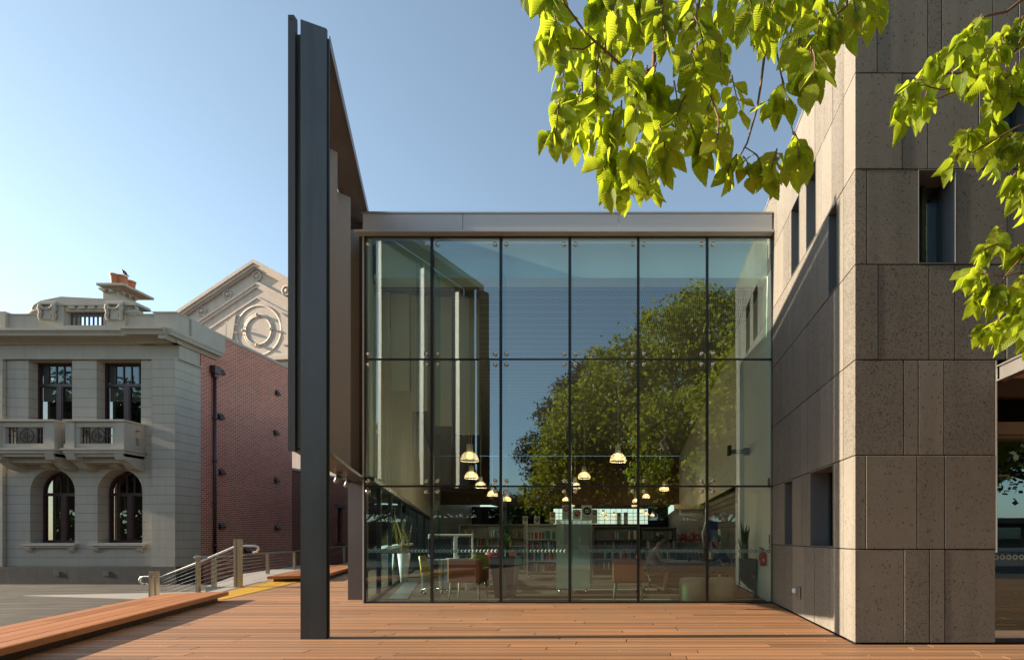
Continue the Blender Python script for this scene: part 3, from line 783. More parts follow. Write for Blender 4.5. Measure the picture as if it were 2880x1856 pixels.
# side return of the cornice
yr0, yr1 = YO-.88, YO+1.75
mb.slab([(xc-.2, 8.84), (xc+.05, 8.84), (xc+.08, 8.90), (xc+.16, 9.0), (xc+.27, 8.985), (xc+.29, 9.06), (xc+.34, 9.15), (xc+.34, 9.235), (xc-.2, 9.34)][::-1], yr0+.165, yr1)
mb.build('cornice', M_STU, ob)
# parapet
mb = MB()
mb.box((xl, YO-.02, 9.30), (ox(184), YO+.35, oz(885))); mb.box((ox(305), YO-.02, 9.30), (ox(440), YO+.35, oz(885)))
mb.box((ox(440), YO-.10, 9.30), (ox(503), YO+.9, oz(882)))
mb.box((ox(438), YO-.14, oz(884)), (ox(505), YO+.95, oz(880)))
mb.box((xl, YO-.14, 9.30), (ox(27), YO+.4, oz(880)))
mb.box((xc-.35, YO+.5, 9.30), (xc+.02, YO+2.2, oz(884)))
for q in ([(xl,YO-.06,oz(887)),(ox(121),YO+.4,oz(884))], [(ox(354),YO-.06,oz(887)),(ox(440),YO+.4,oz(884))]): mb.box(*q)
mb.build('parapet', M_STU, ob)
# raised centre with the barred opening
pc = MB(); y0 = YO-.08
pc.box((ox(118), y0, 9.30), (ox(185), YO+.5, oz(862))); pc.box((ox(304), y0, 9.30), (ox(358), YO+.5, oz(862)))
pc.slab([(ox(121),oz(862)),(ox(394),oz(862)),(ox(388),oz(852)),(ox(345),oz(846)),(ox(180),oz(838)),(ox(121),oz(850))][::-1], y0-.04, YO+.5)
pc.box((ox(185), y0+.05, oz(877)), (ox(304), YO+.4, oz(862))); pc.box((ox(185), y0, 9.30), (ox(304), YO+.4, oz(917)))
for k in range(4): pc.box((ox(199+k*28), y0-.03, oz(871)), (ox(217+k*28), y0+.1, oz(863)))
po = pc.build('parapet_centrepiece', M_STU, ob)
bars = MB()
for k in range(9): xx = ox(197+k*12.2); bars.box((xx-.022, YO+.05, oz(917)), (xx+.022, YO+.09, oz(879)))
bars.box((ox(196), YO+.04, oz(889)), (ox(300), YO+.10, oz(885))); bars.build('grille', M_IRON, po)
for cxp in (145, 332):
    gm = MB(); cx_ = ox(cxp); yf = y0-.02
    gm.rbox((cx_-.17, yf-.05, oz(903)), (cx_+.17, yf, oz(872)), .02)
    gm.rbox((cx_-.36, yf-.08, oz(862)), (cx_+.36, yf, oz(853)), .02)
    for sg in (-1,1):
        for k in range(7):
            zz = oz(866)-.085*k; gm.ball((cx_+sg*(.27+.02*math.sin(k*1.7)), yf-.05, zz), .085-.004*k, 8, 5)
    for k in range(9):
        a = math.pi*k/8; gm.ball((cx_-.25*math.cos(a), yf-.07, oz(863)-.13*math.sin(a)-.02), .06, 8, 5)
    gm.build('garland', M_STU, po)
for cxp, sg in ((105,-1), (378,1)):
    sc = MB(); c0 = ox(cxp); yf = YO-.02
    pts = []
    for k in range(26):
        a = k*.42; r = .30*(1-k/30.0); pts.append((c0-sg*.10+sg*-r*math.cos(a), yf, oz(874)+r*math.sin(a)))
    sc.tube(pts, [.07*(1-k/34) for k in range(26)], 7)
    sc.tube([(c0-sg*.35,yf,oz(880)),(c0+sg*.1,yf,oz(878)),(c0+sg*.34,yf,oz(882))], [.12,.09,.05], 8)
    sc.build('scroll', M_STU, po)
# chimney
YC = YO+1.3
def cx_(p): return X(p, YC)
def cz(p): return H(p, YC)
ch = MB(); ch.box((cx_(290), YC, oz(900)), (cx_(331), YC+.78, cz(817)))
cho = ch.build('chimney', M_STU, ob)
ch = MB(); ch.box((cx_(284), YC-.10, cz(817)), (cx_(337), YC+.88, cz(812))); ch.box((-22.54, YC-.32, cz(812)), (-21.42, YC+1.05, cz(806)))
ch.box((cx_(284), YC-.12, cz(806)), (cx_(338), YC+.86, cz(800)))
for k in range(2): ch.box((cx_(295+k*20), YC-.14, cz(824)), (cx_(303+k*20), YC-.002, cz(818)))
for k in range(3): ch.box((cx_(331)+.002, YC+.08+k*.27, cz(824)), (cx_(331)+.14, YC+.18+k*.27, cz(818)))
ch.build('chimney_cap', M_STU, cho)
for k, (px, yy) in enumerate(((322.5, YC+.02), (344, YC+.16), (368, YC+.62))):
    w = (.145, .165, .165)[k]; z = cz(800.5)
    m = MB(); m.lathe([(w*.72,0),(w*.78,.02),(w*.92,.30),(w*.98,.38),(w*1.06,.385),(w*1.06,.44),(w*.95,.44),(w*.92,.30)], (X(px,yy), yy, z), 18)
    m.build('chimney_pot', M_TERRA, cho)
# plinth with vents
mb = MB(); mb.box((xl, YO-.16, -.6), (ox(438), YO+.3, .09)); mb.box((ox(436), YO-.24, -.6), (xc+.07, YO+1.0, .088))
for z in (.09-.34,): pass
mb.build('plinth', M_PLINTH, ob)
for px in (172, 310):
    v = MB(); v.box((ox(px)-.12, YO-.164, -.28), (ox(px)+.12, YO-.161, -.08))
    for k in range(4): v.box((ox(px)-.10, YO-.168, -.262+k*.045), (ox(px)+.10, YO-.1645, -.237+k*.045))
    v.build('vent_grille', paint('lead_vent', (.11,.105,.10), .6), ob)
# windows
def casement(a, b, z0, z1, arch, yb, tz, blind):
    w = MB(); fr = .085; c = (a+b)/2; r = (b-a)/2
    if arch:
        zs = z1-r; n = 14
        out = [(c-r*math.cos(math.pi*k/n), zs+r*math.sin(math.pi*k/n)) for k in range(n+1)]
        inn = [(c-(r-fr)*math.cos(math.pi*k/n), zs+(r-fr)*math.sin(math.pi*k/n)) for k in range(n+1)]
        for k in range(n): w.slab([out[k], inn[k], inn[k+1], out[k+1]], yb, yb+.09)
        w.box((a,yb,z0),(a+fr,yb+.09,zs)); w.box((b-fr,yb,z0),(b,yb+.09,zs))
    else:
        w.box((a,yb,z0),(a+fr,yb+.09,z1)); w.box((b-fr,yb,z0),(b,yb+.09,z1)); w.box((a+fr,yb,z1-fr),(b-fr,yb+.09,z1))
    w.box((a+fr,yb,z0),(b-fr,yb+.09,z0+fr*1.3)); w.box((a+fr,yb-.012,tz-.06),(b-fr,yb+.088,tz+.06)); w.box((c-.085,yb-.008,z0+fr),(c+.085,yb+.086,tz-.06))
    for sgn in (-1,1):
        x0 = c+sgn*.085; x1 = (b-fr) if sgn > 0 else (a+fr)
        for q in (x0, x1-sgn*.0): w.box((q-.03*(q==x1)*sgn-.0, yb+.005, z0+fr),(q+.045*(1 if q==x0 else -1)*sgn*(1 if q==x0 else .7), yb+.08, tz-.06))
    nb = 5
    for k in range(1, nb):
        xx = a+fr+(b-a-2*fr)*k/nb; top = z1-fr if not arch else zs+math.sqrt(max(.001,(r-fr)**2-(xx-c)**2))
        w.box((xx-.02,yb+.02,tz+.06),(xx+.02,yb+.07,top))
    wo = w.build('window', M_MAROON, ob)
    g_ = MB()
    if arch: g_.add([(p[0],yb+.05,p[1]) for p in ([(a+.02,z0)]+out+[(b-.02,z0)])], [tuple(range(len(out)+2))])
    else: g_.add([(a,yb+.05,z0),(b,yb+.05,z0),(b,yb+.05,z1),(a,yb+.05,z1)], [(0,1,2,3)])
    g_.build('pane', M_OLDGL, wo)
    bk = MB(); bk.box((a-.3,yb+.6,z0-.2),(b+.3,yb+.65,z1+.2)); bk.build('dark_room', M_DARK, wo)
    if blind:
        bl = MB(); bl.box((a+fr,yb+.12,tz-.62),(b-fr,yb+.14,z1-.1)); bl.build('blind', paint('white_blind', (.72,.72,.70), .8), wo)
    else:
        cu_ = MB(); 
        cu_.tube([(c-.42,yb+.2,tz-.05),(c-.38,yb+.22,(z0+tz)/2),(c-.22,yb+.2,z0+.1)], .022, 6); cu_.build('curtain_edge', paint('pale_curtain', (.5,.45,.35), .8), wo)
for u in UP: casement(u[0]+.0, u[1]-.0, 4.3, oz(1013.6), False, YO+.32, oz(1077), True)
for u in LO:
    casement(u[0]+.06, u[1]-.06, u[2], u[3]-.06, True, YO+.40, oz(1388), False)
    s_ = MB(); s_.box((u[0]-.20, YO-.16, oz(1534)), (u[1]+.15, YO+.4, oz(1528))); s_.box((u[0]-.16, YO-.10, oz(1540)), (u[1]+.11, YO-.002, oz(1534.3)))
    for q in (u[0]-.02, u[1]-.12): s_.slabx([(YO-.12,oz(1540.5)),(YO-.002,oz(1540.5)),(YO-.002,oz(1552)),(YO-.05,oz(1552)),(YO-.10,oz(1547))], q-.04, q+.16)
    s_.build('window_sill', M_STU, ob)
    # keystone console and voussoir band
    c = (u[0]+u[1])/2
    k_ = MB(); k_.slabx([(YO-.10,u[3]-.02),(YO-.002,u[3]-.02),(YO-.002,4.30),(YO-.34,4.30),(YO-.36,4.18),(YO-.22,3.98),(YO-.16,u[3]+.2)], c-.17, c+.17)
    for kk in range(5): k_.ball((c-.1+.05*kk, YO-.25+.02*abs(kk-2), 4.06-.05*(kk%2)), .055, 7, 5)
    k_.build('keystone', M_STU, ob)
# balconies
def balcony(x0, x1, parent):
    yf = 19.57; zt, zb = 5.64, 4.62
    t_ = MB()
    pw = .34
    for (a, b) in ((x0, x0+pw), (x1-pw, x1)):
        t_.box((a, yf, zb), (b, yf+pw, zt)); t_.box((a-.03, yf-.03, zb), (b+.03, yf+pw+.03, zb+.16))
    t_.box((x0+pw, yf+.03, zb), (x1-pw, yf+.25, zb+.19)); t_.box((x0+pw, yf+.03, zt-.20), (x1-pw, yf+.25, zt))
    t_.box((x0+pw, yf+.05, zb), (x0+pw+.14, yf+.23, zt)); t_.box((x1-pw-.14, yf+.05, zb), (x1-pw, yf+.23, zt))
    t_.box((x0-.05, yf-.06, zt+.001), (x1+.05, yf+.32, zt+.07))
    for sx_ in (x0, x1-.22):
        t_.box((sx_, yf+pw, zb), (sx_+.22, YO-.002, zb+.2)); t_.box((sx_, yf+pw, zt-.22), (sx_+.22, YO-.002, zt)); t_.box((sx_, YO-.2, zb+.2), (sx_+.22, YO-.002, zt-.22)); t_.box((sx_-.03, yf+.33, zt+.001), (sx_+.25, YO-.002, zt+.07))
        t_.box((sx_, yf+pw, zb+.2), (sx_+.22, yf+pw+.12, zt-.22))
    bo = t_.build('balcony', M_STU, parent)
    s_ = MB()
    s_.box((x0-.10, yf-.10, zb-.075), (x1+.10, YO-.002, zb-.002)); s_.box((x0-.05, yf-.05, zb-.19), (x1+.05, YO-.002, zb-.077)); s_.box((x0+.02, yf+.03, zb-.30), (x1-.02, YO-.002, zb-.192))
    for a in (x0+.02, x1-.36): s_.slabx([(yf-.05,zb-.20),(YO-.002,zb-.20),(YO-.002,zb-.78),(YO-.35,zb-.70),(yf+.25,zb-.50),(yf+.03,zb-.42)], a, a+.34)
    s_.box((x0+.36, yf+.30, zb-.50), (x1-.36, YO-.002, zb-.31))
    s_.build('corbelled_slab', M_STU, bo)
    i_ = MB(); xa, xb = x0+pw+.14, x1-pw-.14; yy = yf+.14; za, ze = zb+.19, zt-.20; cc = (xa+xb)/2; zc = (za+ze)/2
    i_.tube([(cc+.26*math.cos(a*.3927), yy, zc+.26*math.sin(a*.3927)) for a in range(17)], .016, 6)
    i_.tube([(cc+.10*math.cos(a*.5236), yy, zc+.10*math.sin(a*.5236)) for a in range(13)], .012, 5)
    for k in range(11):
        xx = xa+(xb-xa)*(k+.5)/11
        if abs(xx-cc) > .27: i_.box((xx-.014,yy-.014,za),(xx+.014,yy+.014,ze))
    i_.box((cc-.012,yy-.012,za),(cc+.012,yy+.012,ze)); i_.box((xa,yy-.012,zc-.012),(xb,yy+.012,zc+.012))
    i_.build('iron_panel', M_IRON, bo)
    return bo
balcony(-21.80, -19.58, ob); balcony(-24.62, -22.22, ob); 
# brick side wall
M_BRICK = brick_mat('brickwork', 1, (.60,.155,.085), (.27,.072,.05), (.70,.52,.43))
yb1 = 27.0
mb = MB(); mb.box((xc-.30, YO+.98, -.6), (xc-.01, yb1, 9.93)); mb.build('brick_side_wall', M_BRICK, ob)
mb = MB(); mb.box((xc-.36, YO+1.0, 9.932), (xc+.03, yb1+.03, 10.05)); mb.build('coping', M_STU, ob)
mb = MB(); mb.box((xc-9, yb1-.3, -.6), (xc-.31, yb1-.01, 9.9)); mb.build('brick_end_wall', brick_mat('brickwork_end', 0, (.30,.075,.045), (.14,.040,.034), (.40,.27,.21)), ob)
mb = MB(); mb.box((xl, YO+.6, 9.2), (xc-.31, yb1-.31, 9.3)); mb.build('flat_roof', M_DARK, ob)
mb = MB()
nr = 16
for k in range(nr): mb.box((ox(180)+k*.118, YO+2.8, 9.3), (ox(180)+k*.118+.1, YO+6, 10.28+.05*(k%2)))
mb.build('tiled_ridge', M_TERRA, ob)
# rainwater pipe
yp = 21.97; xp = xc+.09
mb = MB(); mb.tube([(xp,yp,-.5),(xp,yp,8.1)], .062, 12)
for z in (0.9, 2.7, 4.5, 6.3): mb.lathe([(.062,-.05),(.078,-.05),(.078,.05),(.062,.05)], (xp,yp,z), 12)
dp = mb.build('rain_pipe', M_MAROON, ob)
mb = MB(); mb.prism([(xp-.09,yp-.16),(xp+.14,yp-.16),(xp+.14,yp+.16),(xp-.09,yp+.16)], 8.2, 8.52); mb.prism([(xp-.07,yp-.10),(xp+.09,yp-.10),(xp+.09,yp+.10),(xp-.07,yp+.10)], 8.05, 8.2); mb.build('rain_hopper', M_MAROON, dp)
for (px, py) in ((621,1045),(779,1105),(619,1171),(775,1216),(622,1327),(777,1350),(622,1478),(778,1482),(693,1547)):
    y = -(xc)*F/(CX-px); z = H(py, y)
    v = MB(); v.slab([(xc-.005,z-.12),(xc+.12,z-.12),(xc+.12,z-.04),(xc-.005,z+.14)][::-1], y-.13, y+.13)
    v.build('wall_vent', M_IRON, ob)

# lower brick wing behind, with arched window
lw = thing('brick_wing', 'low red brick wing with one small arched window behind the taller brick wall', 'building', (xc, yb1, -.6))
za = 4.75; wy0, wy1 = -xc*F/(CX-950), -xc*F/(CX-964)
M_B2 = brick_mat('brickwork_wing', 1, (.24,.07,.045), (.12,.036,.03), (.30,.20,.16))
mb = MB(); mb.box((xc-.3, yb1+.05, -.6), (xc-.02, wy0, za)); mb.box((xc-.3, wy1, -.6), (xc-.02, 48, za)); mb.box((xc-.3, wy0, -.6), (xc-.02, wy1, .9)); mb.box((xc-.3, wy0, 3.1), (xc-.02, wy1, za))
mb.build('brick_wall', M_B2, lw)
mb = MB(); mb.box((xc-.24, wy0, .9), (xc-.2, wy1, 3.1)); mb.box((xc-.19,(wy0+wy1)/2-.04,.9),(xc-.16,(wy0+wy1)/2+.04,3.1)); mb.box((xc-.19,wy0,1.95),(xc-.16,wy1,2.05)); mb.build('window', M_MAROON, lw)
mb = MB(); mb.box((xc-.02, wy0-.2, 3.0), (xc+.02, wy1+.2, 3.25)); mb.build('brick_arch', M_PLINTH, lw); mb = MB(); mb.box((xc-.02,wy0-.1,.78),(xc+.06,wy1+.1,.9)); mb.build('window_sill', M_PLINTH, lw)
mb = MB(); mb.box((xc-.36, yb1+.05, za+.002), (xc+.04, 48, za+.12)); mb.build('coping', M_STU, lw)

# ---------------------------------------------------------------- pedimented hall behind
YH = 40.0
def hx(p): return X(p, YH)
def hz(p): return H(p, YH)
hall = thing('pediment_hall', 'large pale stucco hall with a moulded triangular gable and round medallion', 'building', (hx(724), YH, -.6))
M_HALL = render_mat('buff_stucco', (.56,.47,.40), None, streak=.3)
start = []
pk, sl = (hx(724), hz(736)), .54
def gable(dz, hw): return [(pk[0]-hw, pk[1]-dz-hw*sl), (pk[0], pk[1]-dz), (pk[0]+hw, pk[1]-dz-hw*sl)]
HW = 12.0
parts = []
mb = MB(); g0 = gable(.15, HW-.2); mb.slab([(g0[0][0],-.6),(g0[2][0],-.6),g0[2],g0[1],g0[0]], 0, 14); parts.append(('front_wall', mb))
def band(mb, dz0, dz1, y0, hw0=HW, hw1=None):
    a, b = gable(dz0, hw0), gable(dz1, hw0)
    mb.slab([a[0],a[1],b[1],b[0]], y0, -.001); mb.slab([a[1],a[2],b[2],b[1]], y0, -.001)
mb = MB(); band(mb, 0, .28, -.40); band(mb, .281, .5, -.30); band(mb, .501, .62, -.18)
parts.append(('raking_cornice', mb))
mb = MB(); band(mb, 1.55, 1.78, -.15, 9.2); band(mb, 1.781, 2.05, -.09, 9.2); band(mb, 2.7, 2.85, -.06, 7.6); parts.append(('inner_moulding', mb))
mb = MB(); cc = (hx(728.5), hz(930))
for r0, r1, d in ((1.02,1.18,-.05),(1.18,1.32,-.03),(1.85,2.02,-.035)):
    mb.lathe([(r0,0),(r0,d),(r1,d),(r1,0)], (cc[0],0,cc[1]), 48, axis='y')
for a in range(4): mb.ball((cc[0]+1.17*math.cos(a*math.pi/2),-.16,cc[1]+1.17*math.sin(a*math.pi/2)), .13, 8, 6)
parts.append(('medallion', mb))
for px, py in ((724,778),(632,824),(550,867),(816,824),(898,867)):
    mb = MB(); mb.lathe([(.001,-.12),(.13,-.12),(.16,-.06),(.16,0)], (hx(px),0,hz(py)), 16, axis='y'); mb.lathe([(.30,0),(.30,-.10),(.40,-.10),(.40,0)], (hx(px),0,hz(py)), 20, axis='y')
    parts.append(('rosette', mb))
mb = MB(); mb.box((pk[0]-HW,-.35,hz(1018)),(pk[0]+HW,-.001,hz(1008))); mb.box((pk[0]+2.3,-.2,hz(977)),(pk[0]+HW,-.001,hz(971))); mb.box((pk[0]-HW,-.2,hz(977)),(pk[0]-2.3,-.001,hz(971)))
for sg in (-1,1): mb.slab([(cc[0]+sg*2.3,cc[1]-1.1),(cc[0]+sg*5.2,cc[1]-1.1),(cc[0]+sg*1.9,cc[1]+1.3)][::sg], -.10, -.001)
parts.append(('string_course', mb))
mb = MB(); mb.tube([(hx(628),-.08,hz(902)),(hx(628),-.08,hz(952))], .03, 6); mb.tube([(hx(628),-.08,hz(925)),(hx(700),-.08,hz(945))], .02, 5); mb.tube([(hx(628),-.08,hz(902)),(hx(700),-.08,hz(922))], .02, 5)
parts.append(('ladder_rail', mb))
yawH = rad(7)
for nm, m in parts:
    m.xf(Matrix.Translation((pk[0],YH,0)) @ Matrix.Rotation(-yawH, 4, 'Z') @ Matrix.Translation((-pk[0],0,0)))
    m.build(nm, M_HALL, hall)

# ---------------------------------------------------------------- magpie on the pot
bx, by, bz = X(350, YC+.16), YC+.16, cz(801)+.44
bd = thing('bird', 'small black and white bird perched on the middle chimney pot', 'bird', (bx, by, bz))
mb = MB()
P = lambda x, z, y=0: (bx+x, by+y, bz+z)
mb.tube([P(.20,-.02),P(.10,.05),P(.03,.12),P(-.03,.18),P(-.08,.235),P(-.11,.265),P(-.135,.275)], [.012,.03,.062,.068,.042,.036,.02], 10)
mb.tube([P(-.125,.275),P(-.16,.272),P(-.19,.262)], [.018,.009,.002], 6)
for sy in (-.02,.02): mb.tube([P(0,.12,sy),P(.0,.05,sy),P(-.01,.0,sy),P(-.04,.0,sy)], [.012,.006,.006,.003], 5)
mb.build('body', paint('black_feathers', (.012,.012,.016), .5), bd)
mb = MB(); mb.ball((bx-.06,by-.03,bz+.215), .018, 8, 6); mb.ball((bx+.05,by-.045,bz+.10), .022, 8, 6, sq=(1.4,.6,.7)); mb.build('white_patch', paint('white_feathers', (.75,.75,.72), .6), bd)
bd2 = thing('bird', 'second tiny black bird half hidden behind the leftmost chimney pot', 'bird', (X(333,YC+.7), YC+.7, cz(801)+.30))
bx, by, bz = X(333,YC+.7), YC+.7, cz(801)+.36
mb = MB(); mb.tube([P(.14,.0),P(.05,.05),P(0,.10),P(-.05,.16),P(-.08,.17),P(-.13,.165)], [.01,.04,.05,.03,.02,.003], 8); mb.build('body', paint('black_feathers_b', (.012,.012,.016), .5), bd2)

# ---------------------------------------------------------------- stair handrail and ramp rail
M_POST = paint('bronzed_post', (.36,.30,.22), .35, .8, .1, 6)
hr = thing('stair_handrail', 'stainless stair handrail with curled ends, twin flat posts and taut wires by the deck steps', 'handrail', (-10.1, 12.98, 0))
D = 12.98
def hp(px, py): return Vector(PT(px, py, D))
for i, (px, py0, py1) in enumerate(((425.5,1606,1716),(441.5,1606,1716),(557.5,1561,1675),(664,1516,1653),(676.5,1516,1653))):
    a = hp(px, py0); b = hp(px, py1); w = .026 if i != 2 else .03
    mb = MB(); mb.rbox((a.x-w, D-.05, b.z), (a.x+w, D+.05, a.z), .004); mb.build('post', M_POST, hr)
mb = MB()
mb.tube([hp(414,1640), hp(405,1642), hp(396,1637), hp(393,1630), hp(396,1624), hp(405,1621), hp(455,1621.5), hp(560,1580), hp(660,1537), hp(672,1534), hp(718,1534), hp(725,1538), hp(727,1545), hp(722,1551), hp(710,1553)], .027, 12)
mb.build('rail', M_INOX, hr)
mb = MB()
for k in range(8):
    mb.tube([hp(455,1632+k*9), hp(664,1546+k*13.2)], .0045, 5)
mb.build('wire', M_INOX, hr)
rr = thing('ramp_railing', 'low dark metal railing with pale posts along the ramp beside the brick wall', 'railing', PT(602,1650,13.1))
pl_ = [(602,1565,13.1,1650),(753,1555,17.6,1613),(828,1550,20.0,1601),(908,1541,22.4,1590),(968,1536,25.0,1582)]
pts = [Vector(PT(a,b,d)) for a,b,d,e in pl_]
mb = MB(); mb.tube([pts[0]+Vector((-.25,-.3,-.01))]+pts+[Vector(PT(1010,1530,27))], .024, 8); mb.build('rail', M_GREY, rr)
for (a,b,d,e), p in zip(pl_, pts):
    mb = MB(); q = PT(a,e,d); mb.box((p.x-.05,p.y-.03,q[2]),(p.x+.05,p.y+.03,p.z-.028)); mb.build('post', M_POST, rr)
mb = MB()
for k in range(6):
    f = (k+1)/7
    mb.tube([Vector(PT(a,b+(e-b)*f,d)) for a,b,d,e in pl_], .0045, 5)
mb.build('wire', M_INOX, rr)
# ---------------------------------------------------------------- inside the library
M_LAMPW = paint('lamp_white', (.80,.79,.74), .4)
M_SHADE, g = newmat('ribbed_glass_shade')
_a = g.t.nodes.new('ShaderNodeBsdfTranslucent'); _a.inputs[0].default_value = (.5,.36,.2,1); _b = g.t.nodes.new('ShaderNodeEmission'); _b.inputs[0].default_value = (1,.72,.46,1); _b.inputs[1].default_value = .20
_c = g.t.nodes.new('ShaderNodeBsdfTransparent'); _d = g.t.nodes.new('ShaderNodeBsdfGlossy'); _d.inputs['Roughness'].default_value = .12
_e = g.t.nodes.new('ShaderNodeAddShader'); g.l(_a.outputs[0], _e.inputs[0]); g.l(_b.outputs[0], _e.inputs[1])
_m = g.t.nodes.new('ShaderNodeMixShader'); _m.inputs[0].default_value = .45; g.l(_e.outputs[0], _m.inputs[1]); g.l(_c.outputs[0], _m.inputs[2])
_n = g.t.nodes.new('ShaderNodeMixShader'); _n.inputs[0].default_value = .10; g.l(_m.outputs[0], _n.inputs[1]); g.l(_d.outputs[0], _n.inputs[2]); g.out(_n.outputs[0])
M_YEL = paint('mustard_shell', (.50,.38,.03), .4)
M_GRN = paint('olive_fabric', (.22,.24,.03), .8)
M_ORG = paint('rust_leather', (.30,.085,.03), .5, 0, .15, 3)
M_PALEW = wood_mat('pale_timber', (.52,.42,.28), 2, .5, .1, 0)
M_CHROME = paint('chrome', (.7,.68,.64), .15, 1.0)
M_SCREEN = paint('screen_black', (.015,.016,.02), .3)
M_FROST, g = newmat('frosted_green_panel')
_c = g.t.nodes.new('ShaderNodeBsdfTransparent'); _m = g.t.nodes.new('ShaderNodeMixShader'); _m.inputs[0].default_value = .30
g.l(g.principled((.50,.60,.50), .4), _m.inputs[1]); g.l(_c.outputs[0], _m.inputs[2]); g.out(_m.outputs[0])
M_PAPER = paint('sign_card', (.50,.54,.50), .7)
M_BOOKS = []
for k, cbk in enumerate([(.45,.08,.06),(.10,.16,.30),(.62,.58,.48),(.08,.08,.09),(.30,.22,.12),(.55,.42,.12),(.12,.28,.20),(.42,.36,.34),(.70,.68,.62),(.30,.10,.22)]):
    M_BOOKS.append(paint('book_cloth_%s' % 'abcdefghij'[k], cbk, .6))
# pendants
def lamp_proto(r, cord):
    t = thing('pendant_lamp', 'x', 'lamp', (0,0,0), 'pendant lamps hanging in the library')
    mb = MB(); mb.lathe([(r*.30,r*1.0),(r*.33,r*1.02),(r*.33,r*1.85),(r*.20,r*1.9),(.005,r*1.9)], (0,0,0), 20); mb.build('lamp_cap', M_LAMPW, t)
    mb = MB(); prof = [(r*.30,r*1.0),(r*.55,r*.93),(r*.78,r*.72),(r*.92,r*.42),(r*.98,r*.12),(r*1.02,.0),(r*1.0,-.004)]; mb.lathe(prof, (0,0,0), 28); mb.build('lamp_shade', M_SHADE, t)
    mb = MB(); mb.lathe([(r*1.0,-.006),(r*1.04,0),(r*1.0,.008)], (0,0,0), 28); mb.build('shade_rim', M_LAMPW, t)
    mb = MB(); mb.ball((0,0,r*.62), r*.36, 12, 8, sq=(1,1,1.15)); mb.build('bulb', M_LIGHT, t)
    mb = MB(); mb.tube([(0,0,r*1.9),(0,0,cord)], .006, 5); mb.build('cord', M_LAMPW, t)
    return t
protos = {}
lamps = [ # px, py of the shade foot, depth, label
 (1321,1296,11.9,'largest pendant lamp left of centre, in front of the mirrored screen'), (1326,1345,15.6,'pendant lamp directly under and behind the largest left one'),
 (1352,1371,18.5,'pendant lamp crossing the lower pane joint beside the second mullion, its shade amber'), (1385,1394,20.5,'pendant lamp just under the lower pane joint left of the palm reflection'),
 (1425,1408,24,'small pendant lamp in front of the palm reflection'), (1738.5,1298,12.7,'largest pendant lamp right of centre, in front of the tree reflection'),
 (1643,1345,16.5,'pendant lamp on a long pale cord just right of the fourth mullion'), (1868,1379,21,'pendant lamp on a long cord in the fifth bay, level with the lower joint'),
 (1617,1372,18.5,'pendant lamp half behind the centre mullion, upper of that pair'), (1817,1400,27,'small pendant lamp just under the joint right of the fifth mullion'),
 (1788,1412,31,'small pendant lamp left of the fifth mullion, upper of three'), (1784,1424,36,'small pendant lamp left of the fifth mullion, middle of three'),
 (1696,1446,43,'tiny pendant lamp far back left of the paired book signs'), (1705,1458,49,'lowest tiny pendant lamp far back, between the book signs'),
 (1727,1451,45,'tiny pendant lamp far back beside the tall narrow sign'), (1802,1440,40,'tiny pendant lamp against the rear window, leftmost of three'),
 (1817,1447,42,'tiny pendant lamp against the rear window, middle of three'), (1835,1451,44,'tiny pendant lamp against the rear window, rightmost of three'),
 (1608,1424,34,'small pendant lamp over the red magnifier sign, left of the centre mullion'), (1591,1408,30,'small pendant lamp under the lower joint left of the centre mullion')]
lp0 = None; LPTS = []
for (px, py, d, lb) in lamps:
    x, y, z = PT(px, py, d)
    if y > 33.2: z = min(z, 3.6)
    if lp0 is None: lp0 = lamp_proto(.205, 3.4); o = lp0
    else: o = copy_tree(lp0)
    o.location = (x, y, z); o['label'] = lb
    if y < 33:
        ld = bpy.data.lights.new('lamp_light', 'POINT'); ld.energy = 5; ld.color = (1,.74,.46); ld.shadow_soft_size = .05
        lo = bpy.data.objects.new('lamp_light', ld); COL.objects.link(lo); lo.parent = o; lo.location = (0,0,-.16)
    if y > 33.2:
        for ch in [q for q in bpy.data.objects if q.parent == o and q.name.startswith('cord')]: ch.scale.z = .22
